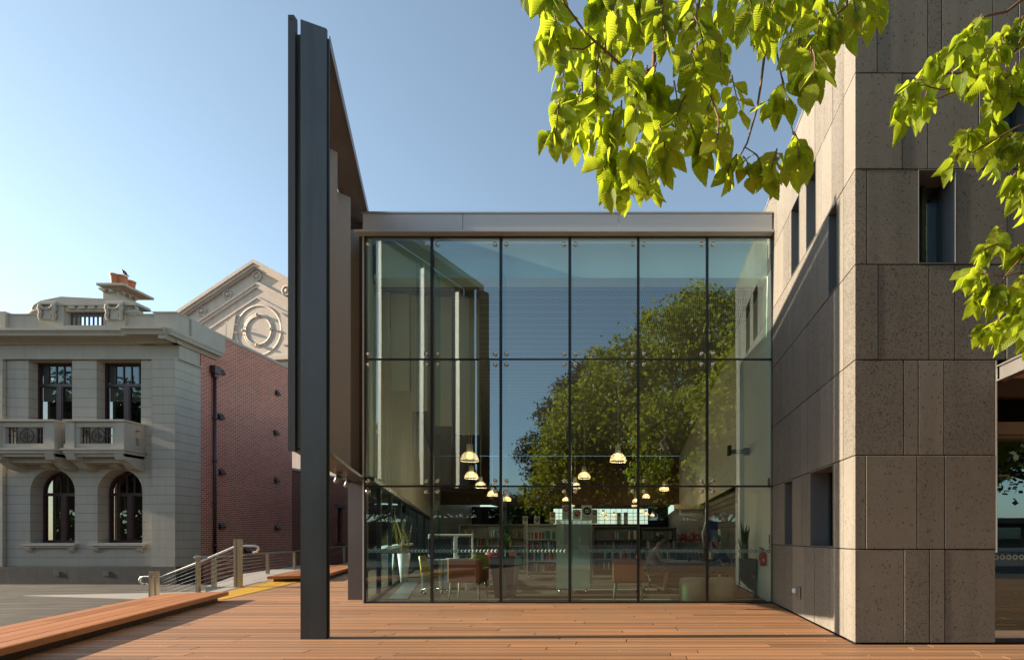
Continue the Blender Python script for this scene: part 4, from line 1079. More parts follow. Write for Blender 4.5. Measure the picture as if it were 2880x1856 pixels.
def chair_swivel(name, label, mat, loc, rz):
    t = thing(name, label, 'chair', (0,0,0), 'swivel chairs at the desks')
    prof = [(-.24,.44),(-.20,.425),(0,.42),(.16,.43),(.215,.47),(.24,.56),(.27,.70),(.30,.84)]
    mb = MB(); n = 9
    vs = []
    for off in (0, .022):
        for k, (y, z) in enumerate(prof):
            wv = .23 if z < .5 else .23-.05*(z-.5)/.34
            for i in range(n):
                u = -1+2*i/(n-1); cup = .035*u*u
                vs.append((u*wv, y-(cup if z > .5 else 0)+(off if z > .5 else 0), z+(cup*.7 if z <= .5 else 0)-(off if z <= .5 else 0)))
    m = len(prof); fs = []
    for L in (0, m*n):
        for k in range(m-1):
            for i in range(n-1): fs.append((L+k*n+i, L+k*n+i+1, L+(k+1)*n+i+1, L+(k+1)*n+i))
    e = [(0,i) for i in range(n)]+[(k,n-1) for k in range(1,m)]+[(m-1,i) for i in range(n-2,-1,-1)]+[(k,0) for k in range(m-2,0,-1)]
    for a, b in zip(e, e[1:]+e[:1]): fs.append((a[0]*n+a[1], b[0]*n+b[1], m*n+b[0]*n+b[1], m*n+a[0]*n+a[1]))
    mb.add(vs, fs, .5, True); mb.build('seat_shell', mat, t)
    mb = MB(); mb.tube([(0,0,.40),(0,0,.12)], [.022,.03], 10); mb.box((-.09,-.09,.395),(.09,.09,.415)); mb.build('pedestal', M_CHROME, t)
    mb = MB()
    for k in range(5):
        a = k*2*math.pi/5+.3; mb.tube([(0,0,.13),(.15*math.cos(a),.15*math.sin(a),.11),(.29*math.cos(a),.29*math.sin(a),.075)], [.022,.016,.012], 8)
    mb.build('star_base', M_CHROME, t)
    for k in range(5):
        a = k*2*math.pi/5+.3; mb = MB(); mb.lathe([(.001,-.014),(.03,-.014),(.033,0),(.03,.014),(.001,.014)], (.30*math.cos(a),.30*math.sin(a),.034), 12, axis='x'); mb.build('caster', M_BLACK, t)
    t.location = loc; t.rotation_euler = (0,0,rz); return t
chair_swivel('swivel_chair', 'mustard shell swivel chair in profile beside the white planter and computer desk', M_YEL, (X(1222,11.7), 11.7, 0), rad(90))
c2 = chair_swivel('swivel_chair', 'olive green backed swivel chair behind the rust armchair, facing the screens', M_GRN, (X(1343,12.7), 12.9, 0), rad(195))
chair_swivel('swivel_chair', 'mustard swivel chair under the sitting woman at the table', M_YEL, (X(1827,11.9), 11.9, 0), rad(100))
chair_swivel('swivel_chair', 'mustard swivel chair under the sitting man by the potted plant', M_YEL, (X(2034,12.1), 11.9, 0), rad(-80))
chair_swivel('swivel_chair', 'red swivel chair tucked under the white table with the red front', paint('red_shell', (.35,.03,.02), .5), (X(1392,15.2), 15.2, 0), rad(180))
def armchair(label, px, y, w=.62):
    x = X(px, y); t = thing('armchair', label, 'armchair', (x, y, 0), 'rust leather armchairs by the front glass')
    h0, h1 = .36, .84
    mb = MB(); mb.rbox((x-w/2,y-.02,h0),(x+w/2,y+.09,h1), .03); mb.build('backrest', M_ORG, t)
    mb = MB(); mb.rbox((x-w/2+.08,y+.10,h0),(x+w/2-.08,y+.60,.46), .03); mb.build('seat', M_ORG, t)
    for s_ in (-1,1):
        mb = MB(); mb.rbox((x+s_*(w/2-.075),y+.095,h0),(x+s_*w/2,y+.58,.64), .025); mb.build('armrest', M_ORG, t)
        for yy in (y+.03, y+.53):
            mb = MB(); mb.tube([(x+s_*(w/2-.06),yy,h0-.002),(x+s_*(w/2-.03),yy-.02*(1 if yy < y+.2 else -1),0)], [.026,.016], 8); mb.build('leg', M_PALEW, t)
    return t
armchair('rust leather armchair with pale legs left of the second planter, back to the window', 1305, 10.25, .66)
armchair('rust leather armchair with pale legs beside the sitting woman, back to the window', 1766, 10.2, .62)
for px, lb in ((1948,'pale round fabric ottoman left of the last mullion'), (2028,'pale round fabric ottoman right of the last mullion, nearer the potted plant')):
    x = X(px, 10.35); r = .262
    o = MB(); o.lathe([(.001,0),(r-.02,0),(r,.02),(r+.004,.2),(r,.41),(r-.012,.435),(r-.05,.452),(.001,.455)], (x,10.35,.002), 40)
    o = o.build('ottoman', paint('pale_felt_'+('a' if px < 2000 else 'b'), (.36,.33,.23), .9, 0, .06, 4, .3)); tag(o, lb, 'ottoman', 'round ottomans by the glass')
# planters
def blade_plant(mb, c, n, h, spread, wid, rnd):
    for k in range(n):
        a = rnd.uniform(0, 6.28); hh = h*rnd.uniform(.55, 1); sp = spread*rnd.uniform(.2, 1); w0 = wid*rnd.uniform(.7,1.1)
        px_ = rnd.uniform(-.06,.06); py_ = rnd.uniform(-.06,.06); b = rnd.uniform(0, 6.28); tw = rnd.uniform(-.8,.8)
        L = 7; vs = []
        for i in range(L+1):
            u = i/L; cxx = c[0]+px_+math.cos(a)*sp*u*u; cyy = c[1]+py_+math.sin(a)*sp*u*u; zz = c[2]+hh*(u-.12*u*u*sp/ max(.01,spread))
            ww = w0*(.6+.9*u-1.45*u**3) if u < 1 else .001; ww = max(ww, .002); aa = b+tw*u
            vs += [(cxx-ww*math.cos(aa), cyy-ww*math.sin(aa), zz), (cxx+.25*ww*math.sin(aa), cyy-.25*ww*math.cos(aa), zz), (cxx+ww*math.cos(aa), cyy+ww*math.sin(aa), zz)]
        fs = [(3*i+j, 3*i+j+1, 3*i+j+4, 3*i+j+3) for i in range(L) for j in (0,1)]
        mb.add(vs, fs, rnd.random(), True)
rp = random.Random(5)
M_SNAKE = leaf_mat('sword_leaf', (.035,.06,.02), (.09,.13,.035), .15, False)
for px, y, r0, h, ph, n, lb in ((1422,10.9,.26,.86,1.0,22,'tall dark planter of sword leaved plant left of the white book trolley'), (2094,11.2,.23,.80,.98,16,'dark planter of sword leaved plant beside the white pillar')):
    x = X(px, y); t = thing('potted_plant', lb, 'potted plant', (x,y,0), 'dark planters with upright green leaves')
    mb = MB(); mb.prism([(x-r0*.7,y-r0*.7),(x+r0*.7,y-r0*.7),(x+r0*.7,y+r0*.7),(x-r0*.7,y+r0*.7)], .002, .02); b0 = len(mb.v)
    q0, q1 = r0*.68, r0
    vs = [(x+sx_*q,y+sy_*q,z) for q,z in ((q0,.021),(q1,h),(q1-.03,h),(q1-.04,h-.05)) for sx_,sy_ in ((-1,-1),(1,-1),(1,1),(-1,1))]
    fs = [(4*k+i,4*k+(i+1)%4,4*k+4+(i+1)%4,4*k+4+i) for k in range(3) for i in range(4)]+[(12,13,14,15)]
    mb.add(vs, fs); mb.build('pot', paint('dark_pot_'+('a' if px < 2000 else 'b'), (.055,.04,.035), .45), t)
    mb = MB(); blade_plant(mb, (x,y,h-.06), n, ph, .30, .035, rp); mb.build('leaves', M_SNAKE, t)
x, y = X(1136,14.5), 14.5
t = thing('twig_planter', 'slender white tapered planter with dry curled twigs by the blue side glass', 'potted plant', (x,y,0))
mb = MB(); mb.lathe([(.001,0),(.085,0),(.17,.80),(.16,.80),(.15,.74),(.001,.74)], (x,y,.002), 28); mb.build('pot', M_WHITEP, t)
M_TWIG = paint('dry_twig', (.36,.28,.10), .7)
mb = MB()
for k in range(16):
    a = rp.uniform(0,6.28); hh = rp.uniform(.45,.85); pts = []
    for i in range(9):
        u = i/8; rr_ = .07+.13*math.sin(u*3.0+k)*u; pts.append((x+rr_*math.cos(a+u*2.2), y+rr_*math.sin(a+u*2.2), .75+hh*u))
    mb.tube(pts, [.014*(1-.7*i/8) for i in range(9)], 5, col=rp.random())
mb.tube([(x,y,.75),(x-.09,y,1.35),(x-.22,y,1.75),(x-.27,y,2.0)], [.016,.013,.010,.005], 6); mb.tube([(x+.02,y,.75),(x+.16,y,1.2),(x+.20,y+.05,1.6)], [.016,.012,.006], 6)
mb.build('twigs', M_TWIG, t)
x, y = X(1170,17), 16.2
t = thing('reed_planter', 'brown tub of dried reeds between the twig planter and the desk screens', 'potted plant', (x-.2,y,0))
mb = MB(); mb.lathe([(.001,0),(.19,0),(.25,.62),(.22,.62),(.2,.56),(.001,.56)], (x-.2,y,.002), 24); mb.build('pot', paint('brown_tub', (.10,.05,.03), .6), t)
mb = MB(); blade_plant(mb, (x-.2,y,.55), 34, 1.5, .35, .013, rp); mb.build('reeds', leaf_mat('reed', (.20,.17,.05), (.38,.33,.12), .3, False), t)
# computer desk
y = 12.5
t = thing('computer_desk', 'white framed double computer desk with dark screens behind the glass', 'desk', (X(1260,y), y, 0))
a, b = X(1192,y), X(1322,y)
mb = MB(); mb.rbox((a,y-.25,.71),(b,y+.45,.74), .008); mb.build('desk_top', M_WHITEP, t)
mb = MB()
for q in (a+.02, b-.06): mb.box((q,y-.2,0),(q+.04,y+.4,.709))
mb.box((X(1236,y),y-.05,.02),(X(1247,y),y+.4,.708)); mb.box((X(1250,y),y-.05,.02),(X(1268,y),y+.4,.708)); mb.build('desk_leg', M_WHITEP, t)
mb = MB(); zt = H(1507, y)
for q in ([(a+.02,y+.20,.745),(a+.06,y+.24,zt)],[(b-.03,y+.20,.745),(b+.01,y+.24,zt)],[(a+.02,y+.20,zt),(b+.01,y+.24,zt+.05)],[(X(1267,y),y+.20,.745),(X(1281,y),y+.24,zt-.002)]): mb.rbox(*q, r=.012)
mb.build('screen_frame', M_WHITEP, t)
for pa, pb, pyt, pyb, lb in ((1200,1266,1514,1566,'wide dark computer monitor on the left half of the white desk'),(1283,1317,1511,1568,'narrow dark computer monitor on the right half of the white desk')):
    m = thing('monitor', lb, 'monitor', (X((pa+pb)/2,y), y+.1, .742))
    mb = MB(); mb.rbox((X(pa,y),y+.08,H(pyb,y)+.06),(X(pb,y),y+.12,H(pyt,y)), .008); mb.build('screen', M_SCREEN, m)
    c = X((pa+pb)/2,y); mb = MB(); mb.box((c-.03,y+.121,.745),(c+.03,y+.15,1.0)); mb.box((c-.12,y+.04,.742),(c+.12,y+.18,.752)); mb.build('stand', M_BLACK, m)
k = thing('keyboard', 'black keyboard on the white computer desk', 'keyboard', (X(1235,y), y-.1, .742))
mb = MB(); mb.rbox((X(1212,y),y-.2,.742),(X(1256,y),y-.06,.762), .006)
for i in range(11):
    for j in range(3): mb.box((X(1213,y)+.01+i*.03,y-.19+j*.04,.762),(X(1213,y)+.034+i*.03,y-.16+j*.04,.768))
mb.build('keys', M_BLACK, k)
# white table with red front
y = 15.0; a, b = X(1360,y), X(1414,y)
t = thing('small_table', 'small white topped table with a deep red front near the second mullion', 'table', ((a+b)/2, y, 0))
mb = MB(); mb.rbox((a,y,H(1566,y)-.01),(b,y+.5,H(1560,y)), .008); mb.build('table_top', M_WHITEP, t)
mb = MB(); mb.box((a+.18,y+.1,.25),(b-.02,y+.13,H(1567,y)-.012)); mb.build('front_panel', paint('deep_red', (.22,.02,.015), .5), t)
for q in (a+.05, b-.05):
    mb = MB(); mb.tube([(q,y+.2,H(1567,y)-.012),(q,y+.2,0)], .018, 8); mb.build('leg', M_CHROME, t)
for px, lb in ((1370,'coral red tray on the small white topped table'), (1432,'orange box sign beside the big dark planter')):
    x = X(px,y)+(.05 if px > 1400 else 0); zb = H(1559.5,y) if px < 1400 else H(1563,y)
    m = thing('tray' if px < 1400 else 'box_sign', lb, 'tray' if px < 1400 else 'sign', (x,y+.2,zb))
    mb = MB(); mb.rbox((x-.09,y+.1,zb),(x+.09,y+.25,zb+(.05 if px < 1400 else .14)), .01); mb.build('body', paint('coral_'+('a' if px < 1400 else 'b'), (.75,.14,.05), .5), m)
    if px > 1400:
        mb = MB(); mb.tube([(x,y+.18,zb-.002),(x,y+.18,0)], .015, 6); mb.build('stand', M_CHROME, m)
# shelving units with books
book_mesh = []
for k in range(4):
    h = (.20,.23,.25,.18)[k]; w_ = (.028,.022,.035,.03)[k]
    m = MB(); m.rbox((-w_/2,0,0),(w_/2,.15,h), .002); book_mesh.append((m, w_))
BK = []
for k, (m, w_) in enumerate(book_mesh):
    for j in range(3):
        o = m.build('book', M_BOOKS[(k*3+j) % 10]); COL.objects.unlink(o); BK.append((o, w_))
nbook = [0]
rb = random.Random(3)
def put_books(x0, x1, y, z, dens, label, group):
    x = x0+.01
    while x < x1-.04 and nbook[0] < 295:
        s_, w_ = rb.choice(BK)
        if rb.random() < dens:
            o = s_.copy(); COL.objects.link(o); o.location = (x+w_/2, y, z+.001); o.rotation_euler = (0, rad(rb.uniform(-2,2)), 0)
            tag(o, label, 'book', group); nbook[0] += 1; x += w_+.004
        else: x += w_*2.2
def shelving(label, x0, x1, y, zs, top, mat, casters, dens, blabel, bgroup, dep=.42):
    t = thing('book_shelf', label, 'bookshelf', ((x0+x1)/2, y, 0))
    mb = MB()
    for q in (x0, x1-.03): mb.box((q,y,.10),(q+.03,y+dep,top))
    mb.build('side_panel', mat, t)
    for z in zs:
        mb = MB(); mb.box((x0+.031,y+.01,z-.025),(x1-.031,y+dep-.02,z)); mb.build('shelf', mat, t)
        put_books(x0+.04, x1-.04, y+.03, z, dens, blabel, bgroup)
    mb = MB(); mb.box((x0+.031,y+.01,top-.03),(x1-.031,y+dep-.02,top)); mb.box((x0+.031,y+dep/2,.1),(x1-.031,y+dep/2+.01,top-.031)); mb.build('back_panel', mat, t)
    if casters:
        for q in (x0+.05, x1-.08):
            mb = MB(); mb.tube([(q,y+.1,.10),(q,y+.1,.07)], .012, 6); mb.lathe([(.001,-.012),(.035,-.012),(.04,0),(.035,.012),(.001,.012)], (q,y+.1,.04), 12, axis='x'); mb.build('caster', M_CHROME, t)
    return t
M_SHW = paint('shelf_white', (.66,.68,.62), .45)
M_SHD = paint('shelf_dark', (.20,.19,.165), .5)
g1 = 'books packed upright on the white trolley'
shelving('white wheeled book trolley left of the frosted display case', X(1481,15.6), X(1580,15.6), 15.6, [.22,.55,.88,1.2], H(1473,15.6), M_SHW, True, .93, 'upright book packed among others on the white wheeled trolley', g1)
shelving('dark bookcase far left behind the computer desk', X(1291,18), X(1410,18), 18, [.3,.62,.95,1.25], 1.70, M_SHD, False, .38, 'upright book on the dark bookcase behind the computer desk', 'books on the left dark bookcase')
shelving('dark bookcase behind the big planter with sword leaves', X(1414,17.6), X(1475,17.6), 17.6, [.3,.62,.95,1.25], 1.70, M_SHD, False, .38, 'upright book on the dark bookcase behind the big planter', 'books behind the planter')
shelving('long dark bookcase right of the display case, behind the armchair', X(1668,15.5), X(1800,15.5), 15.5, [.3,.60,.9,1.2], 1.60, M_SHD, False, .45, 'upright book on the long dark bookcase behind the right armchair', 'books on the right dark bookcase')
shelving('dark bookcase behind the sitting woman', X(1805,15.9), X(1905,15.9), 15.9, [.3,.60,.9,1.2], 1.56, M_SHD, False, .5, 'upright book on the dark bookcase behind the sitting woman', 'books behind the woman')
# frosted display case
y = 11.5; a, b = X(1564,y), X(1658,y)
t = thing('display_case', 'tall frosted green glass case on casters beside the centre mullion', 'display case', ((a+b)/2,y,0))
mb = MB(); mb.add([(a,y,.13),(b,y,.13),(b,y,H(1460,y)),(a,y,H(1460,y))], [(0,1,2,3)]); mb.build('front_panel', M_FROST, t)
mb = MB(); mb.add([(b,y,.13),(b,y+.7,.13),(b,y+.7,1.62),(b,y,1.66)], [(0,1,2,3)]); mb.add([(a,y,.13),(a,y+.7,.13),(a,y+.7,1.62),(a,y,1.66)], [(0,1,2,3)]); mb.build('side_pane', M_FROST, t)
mb = MB(); mb.box((a+.01,y+.02,.11),(b-.01,y+.7,.15)); mb.box((a+.01,y+.02,.96),(b-.01,y+.7,.975)); mb.box((a+.01,y+.02,.55),(b-.01,y+.7,.57)); mb.box((a+.02,y+.3,.151),(b-.02,y+.32,.95)); mb.build('shelf', M_SHW, t)
for q in (a+.08, b-.08):
    mb = MB(); mb.tube([(q,y+.06,.11),(q,y+.06,.06)], .014, 6); mb.lathe([(.001,-.015),(.045,-.015),(.05,0),(.045,.015),(.001,.015)], (q,y+.06,.052), 14, axis='x'); mb.build('caster', M_CHROME, t)
for i in range(6):
    x = a+.12+i*.095; hh = (.30,.22,.34,.28,.38,.2)[i]
    o = MB(); o.lathe([(.001,0),(.026,.002),(.026,hh*.6),(.010,hh*.75),(.010,hh),(.001,hh)], (x,y+.22,.977), 12)
    tag(o.build('bottle', M_GREEN if i % 2 else M_CHROME), 'clear slim bottle standing in the frosted display case', 'bottle', 'bottles in the display case')
# signs on the shelves
def icon_sign(label, p0, p1, q0, q1, y, col, kind):
    x0, x1, z0, z1 = X(p0,y), X(p1,y), H(q1,y), H(q0,y)
    t = thing('shelf_sign', label, 'sign', ((x0+x1)/2, y, z0)); w_ = x1-x0
    mb = MB(); mb.rbox((x0,y,z0),(x1,y+.02,z1), .004); mb.build('card', M_PAPER, t)
    r = min(w_*.38, (z1-z0)*.3); c = (x0+w_*.55, z1-r*1.45)
    mb = MB(); mb.lathe([(.001,-.004),(r,-.004),(r,-.001)], (c[0],y,c[1]), 28, axis='y'); mb.build('disc', col, t)
    mb = MB()
    if kind == 'lens':
        mb.lathe([(r*.26,-.007),(r*.38,-.007),(r*.38,-.0045),(r*.26,-.0045),(r*.26,-.007)], (c[0]-r*.12,y,c[1]+r*.12), 18, axis='y')
        mb.tube([(c[0]+r*.15,y-.006,c[1]-r*.15),(c[0]+r*.5,y-.006,c[1]-r*.5)], r*.07, 6)
    else:
        for sg in (-1,1):
            xx = c[0]+sg*r*.28
            for q in ([(xx-r*.25,z) for z in (0,)],): pass
            mb.box((xx-r*.25,y-.007,c[1]+r*.26),(xx+r*.25,y-.0045,c[1]+r*.36)); mb.box((xx-r*.25,y-.007,c[1]-r*.36),(xx+r*.25,y-.0045,c[1]-r*.26))
            mb.box((xx-r*.25,y-.007,c[1]-r*.26),(xx-r*.17,y-.0045,c[1]+r*.26)); mb.box((xx+r*.17,y-.007,c[1]-r*.26),(xx+r*.25,y-.0045,c[1]+r*.26))
    mb.build('icon', M_WHITEP, t)
    mb = MB(); mb.box((c[0]-r*.6,y-.003,z0+(c[1]-r-z0)*.55),(c[0]+r*.5,y-.001,z0+(c[1]-r-z0)*.55+.012)); mb.build('caption_line', M_BLACK, t)
M_RED = paint('sign_red', (.30,.02,.02), .6)
icon_sign('pale shelf sign with a red magnifier disc left of the centre mullion', 1581,1601,1420,1460,13.0,M_RED,'lens')
icon_sign('pale shelf sign with a red magnifier disc right of the centre mullion', 1611,1634,1432,1460,14.0,M_RED,'lens')
icon_sign('tallest pale shelf sign with a black open book disc', 1635,1665,1420,1462,14.4,M_BLACK,'book')
icon_sign('pale sign with a black book disc overlapping behind the tallest one', 1664,1680,1432,1472,15.4,M_BLACK,'book')
icon_sign('narrow upright sign with black disc, left of a pair by the fifth mullion', 1735,1746.5,1441,1473,15.9,M_BLACK,'book')
icon_sign('narrow upright sign with black disc, right of a pair by the fifth mullion', 1754,1766,1440,1473,15.9,M_BLACK,'book')
icon_sign('small sign with a black disc above the white book trolley', 1502,1518,1451,1472,15.9,M_BLACK,'book')
icon_sign('faint small sign with a black disc over the dark bookcase left of the trolley', 1470,1484,1451,1473,18.1,M_BLACK,'book')
icon_sign('yellowish sign with a red disc above the right end of the white book trolley', 1546,1562,1439,1472,15.9,M_RED,'lens')
# info kiosk
y = 13.4; a, b = X(1978,y), X(2019,y)
t = thing('display_banner', 'deep blue display board with curved white frame near the slatted wall', 'display board', ((a+b)/2,y,0))
mb = MB(); mb.rbox((a+.06,y,H(1538,y)),(b,y+.03,H(1463,y)), .01); mb.build('board', paint('deep_blue_board', (.02,.045,.16), .4), t)
mb = MB(); mb.tube([(a+.02,y,H(1540,y)),(a-.02,y,H(1500,y)),(a+.06,y,H(1468,y)),(a+.10,y,H(1460,y)),(b,y,H(1459.5,y))], .025, 8); mb.tube([((a+b)/2,y+.06,.9),((a+b)/2,y+.06,0)], .03, 8); mb.build('frame', M_WHITEP, t)
y = 13.6; x0, x1 = X(2025,y), X(2049,y)
o = MB(); o.rbox((x0,y,0),(x1,y+.35,H(1486,y)), .01); o.box((x0+.02,y-.003,.1),(x1-.02,y-.001,H(1486,y)-.08)); o = o.build('cupboard', M_PALEW); tag(o, 'narrow pale timber cupboard between the blue board and the planter', 'cupboard')
# timber portal of the service point
y = 22.; a, b = X(1897,y), X(1992,y)
t = thing('service_portal', 'pale timber portal frame over the service point deep in the library', 'portal', ((a+b)/2,y,0))
mb = MB(); mb.box((a,y,H(1431,y)),(b,y+.4,H(1418,y))); mb.build('beam', M_PALEW, t)
for q in (b-.16,):
    mb = MB(); mb.box((q,y+.01,0),(q+.15,y+.39,H(1431,y)-.002)); mb.build('post', M_PALEW, t)
mb = MB(); mb.box((a+.3,y+.3,H(1449,y)),(b-.2,y+.33,H(1432,y))); mb.build('panel', M_PAPER, t)
# red flowers
x, y = X(1925,16.4), 16.4
t = thing('flower_display', 'mass of dark red flowers on the low counter behind the table', 'flowers', (x,y,1.1))
mb = MB(); mb.rbox((x-.75,y,0),(x+.75,y+.5,1.1), .01); cn_ = mb.build('counter', M_SHD, t)
mb = MB()
for k in range(230):
    c = Vector((x+rp.uniform(-.75,.75), y+rp.uniform(0,.4), 1.12+rp.uniform(0,.36)*rp.random()**.5)); a = rp.uniform(0,6.28); s_ = rp.uniform(.03,.06); tl = rp.uniform(-.8,.8)
    mb.add([(c.x+s_*math.cos(a),c.y+s_*math.sin(a)*.5,c.z+tl*s_),(c.x-s_*math.sin(a)*.5,c.y,c.z+s_*.8),(c.x-s_*math.cos(a),c.y-s_*math.sin(a)*.5,c.z-tl*s_),(c.x+s_*math.sin(a)*.5,c.y,c.z-s_*.8)], [(0,1,2,3)], rp.random())
mb.build('blooms', leaf_mat('red_bloom', (.16,.01,.012), (.45,.03,.02), .3, False), t)
# extinguisher, alarm sign, wall speaker
x = XS-.026; y = F*2.52/(2156-CX)
t = thing('fire_extinguisher', 'red fire extinguisher hung low on the white inner wall', 'fire extinguisher', (x-.07, y, .55))
c = (x-.078, y); z0, z1 = H(1590,y), H(1551,y)
mb = MB(); r = .065; mb.lathe([(.001,z0),(r-.01,z0),(r,z0+.012),(r,z1-.05),(r*.75,z1-.015),(.025,z1),(.02,z1+.02)], (c[0],c[1],0), 20); mb.build('cylinder', paint('extinguisher_red', (.55,.03,.02), .3), t)
mb = MB(); mb.tube([(c[0],c[1],z1+.018),(c[0],c[1],z1+.06)], .018, 8); mb.tube([(c[0]-.08,c[1],z1+.09),(c[0]+.02,c[1],z1+.06)], .009, 6); mb.tube([(c[0]-.07,c[1],z1+.055),(c[0]+.02,c[1],z1+.045)], .008, 6)
mb.tube([(c[0],c[1],z1+.03),(c[0]-.05,c[1]-.03,z1+.02),(c[0]-.075,c[1]-.03,z1-.08),(c[0]-.07,c[1]-.03,z0+.1)], .009, 6); mb.build('valve', M_BLACK, t)
mb = MB(); mb.box((c[0]-.018,c[1]-r-.004,z0+.08),(c[0]+.018,c[1]-r+.004,z0+.14)); mb.build('paper_label', M_PAPER, t)
y2 = F*2.52/(2164-CX)
mb = MB(); mb.box((x-.006,y2-.05,H(1541,y2)),(x-.001,y2+.05,H(1503,y2))); o = mb.build('wall_sign', paint('sign_red_b', (.5,.04,.03), .5)); tag(o, 'narrow red and white instruction sign above the fire extinguisher', 'sign')
mb = MB(); mb.box((-.008,-.03,.03),(-.0065,.03,.09)); mb.xf(Matrix.Translation((x,y2,H(1541,y2)))); wm = mb.build('white_field', M_WHITEP, o)
wm.parent = o
y3 = F*2.52/(2107-CX); zc = H(1268, y3)
t = thing('floodlight', 'grey bracketed floodlight with black head high on the white inner wall', 'wall lamp', (x, y3, zc))
mb = MB(); mb.rbox((x-.14,y3-.05,zc-.09),(x-.002,y3+.07,zc+.07), .01); mb.build('mount', M_GREY, t)
mb = MB(); mb.rbox((x-.42,y3-.06,zc-.06),(x-.142,y3+.06,zc+.03), .01); mb.build('arm', M_GREY, t)
mb = MB(); mb.rbox((x-.50,y3-.10,zc-.10),(x-.425,y3+.10,zc+.12), .01); mb.build('lamp_head', M_BLACK, t)
y4 = F*2.52/(2163-CX)
o = MB(); o.box((x-.02,y4-.05,H(1370,y4)),(x-.001,y4+.05,H(1344,y4))); o.box((x-.024,y4-.035,H(1367,y4)),(x-.0205,y4+.035,H(1347,y4))); o = o.build('notice', M_RED); tag(o, 'small red framed notice beside the lower pane joint on the white wall', 'notice')
# reading table
x0, x1, y = X(1865,12.2), X(2052,12.2), 12.0
t = thing('reading_table', 'dark topped reading table shared by the sitting woman and man', 'table', ((x0+x1)/2,y,0))
mb = MB(); mb.rbox((x0,y,.66),(x1,y+.9,.69), .008); mb.build('table_top', paint('grey_top', (.22,.22,.21), .35), t)
for q in (x0+.08, x1-.08):
    for yy in (y+.06, y+.84):
        mb = MB(); mb.tube([(q,yy,.66),(q,yy,0)], .02, 8); mb.build('leg', M_BLACK, t)
mb = MB(); mb.box((x0+.1,y+.88,.35),(x1-.1,y+.895,.66)); mb.build('modesty_panel', M_BLACK, t)
lx = X(1985,12.2)
t = thing('laptop', 'open laptop on the reading table in front of the man', 'laptop', (lx, y+.35, .69))
mb = MB(); mb.rbox((lx-.1,y+.2,.691),(lx+.12,y+.5,.705), .004); mb.build('base', M_GREY, t)
mb = MB(); mb.add([(lx-.11,y+.2,.706),(lx-.11,y+.5,.706),(lx-.17,y+.5,.90),(lx-.17,y+.2,.90),(lx-.12,y+.2,.706),(lx-.12,y+.5,.706),(lx-.18,y+.5,.90),(lx-.18,y+.2,.90)], [(0,1,2,3),(7,6,5,4),(0,4,5,1),(2,6,7,3),(0,3,7,4),(1,5,6,2)]); mb.build('screen', M_GREY, t)
o = MB(); o.box((X(1890,12.2),y+.25,.691),(X(1915,12.2),y+.45,.70)); o.box((X(1891,12.2),y+.26,.7005),(X(1914,12.2),y+.44,.708)); tag(o.build('open_book', M_PAPER), 'pale open book on the reading table in front of the woman', 'book')
o = MB(); xx = X(1940,12.2); o.lathe([(.001,.691),(.028,.691),(.032,.78),(.028,.78),(.026,.70),(.001,.70)], (xx,y+.3,0), 14); tag(o.build('cup', M_BLACK), 'small dark cup in the middle of the reading table', 'cup')

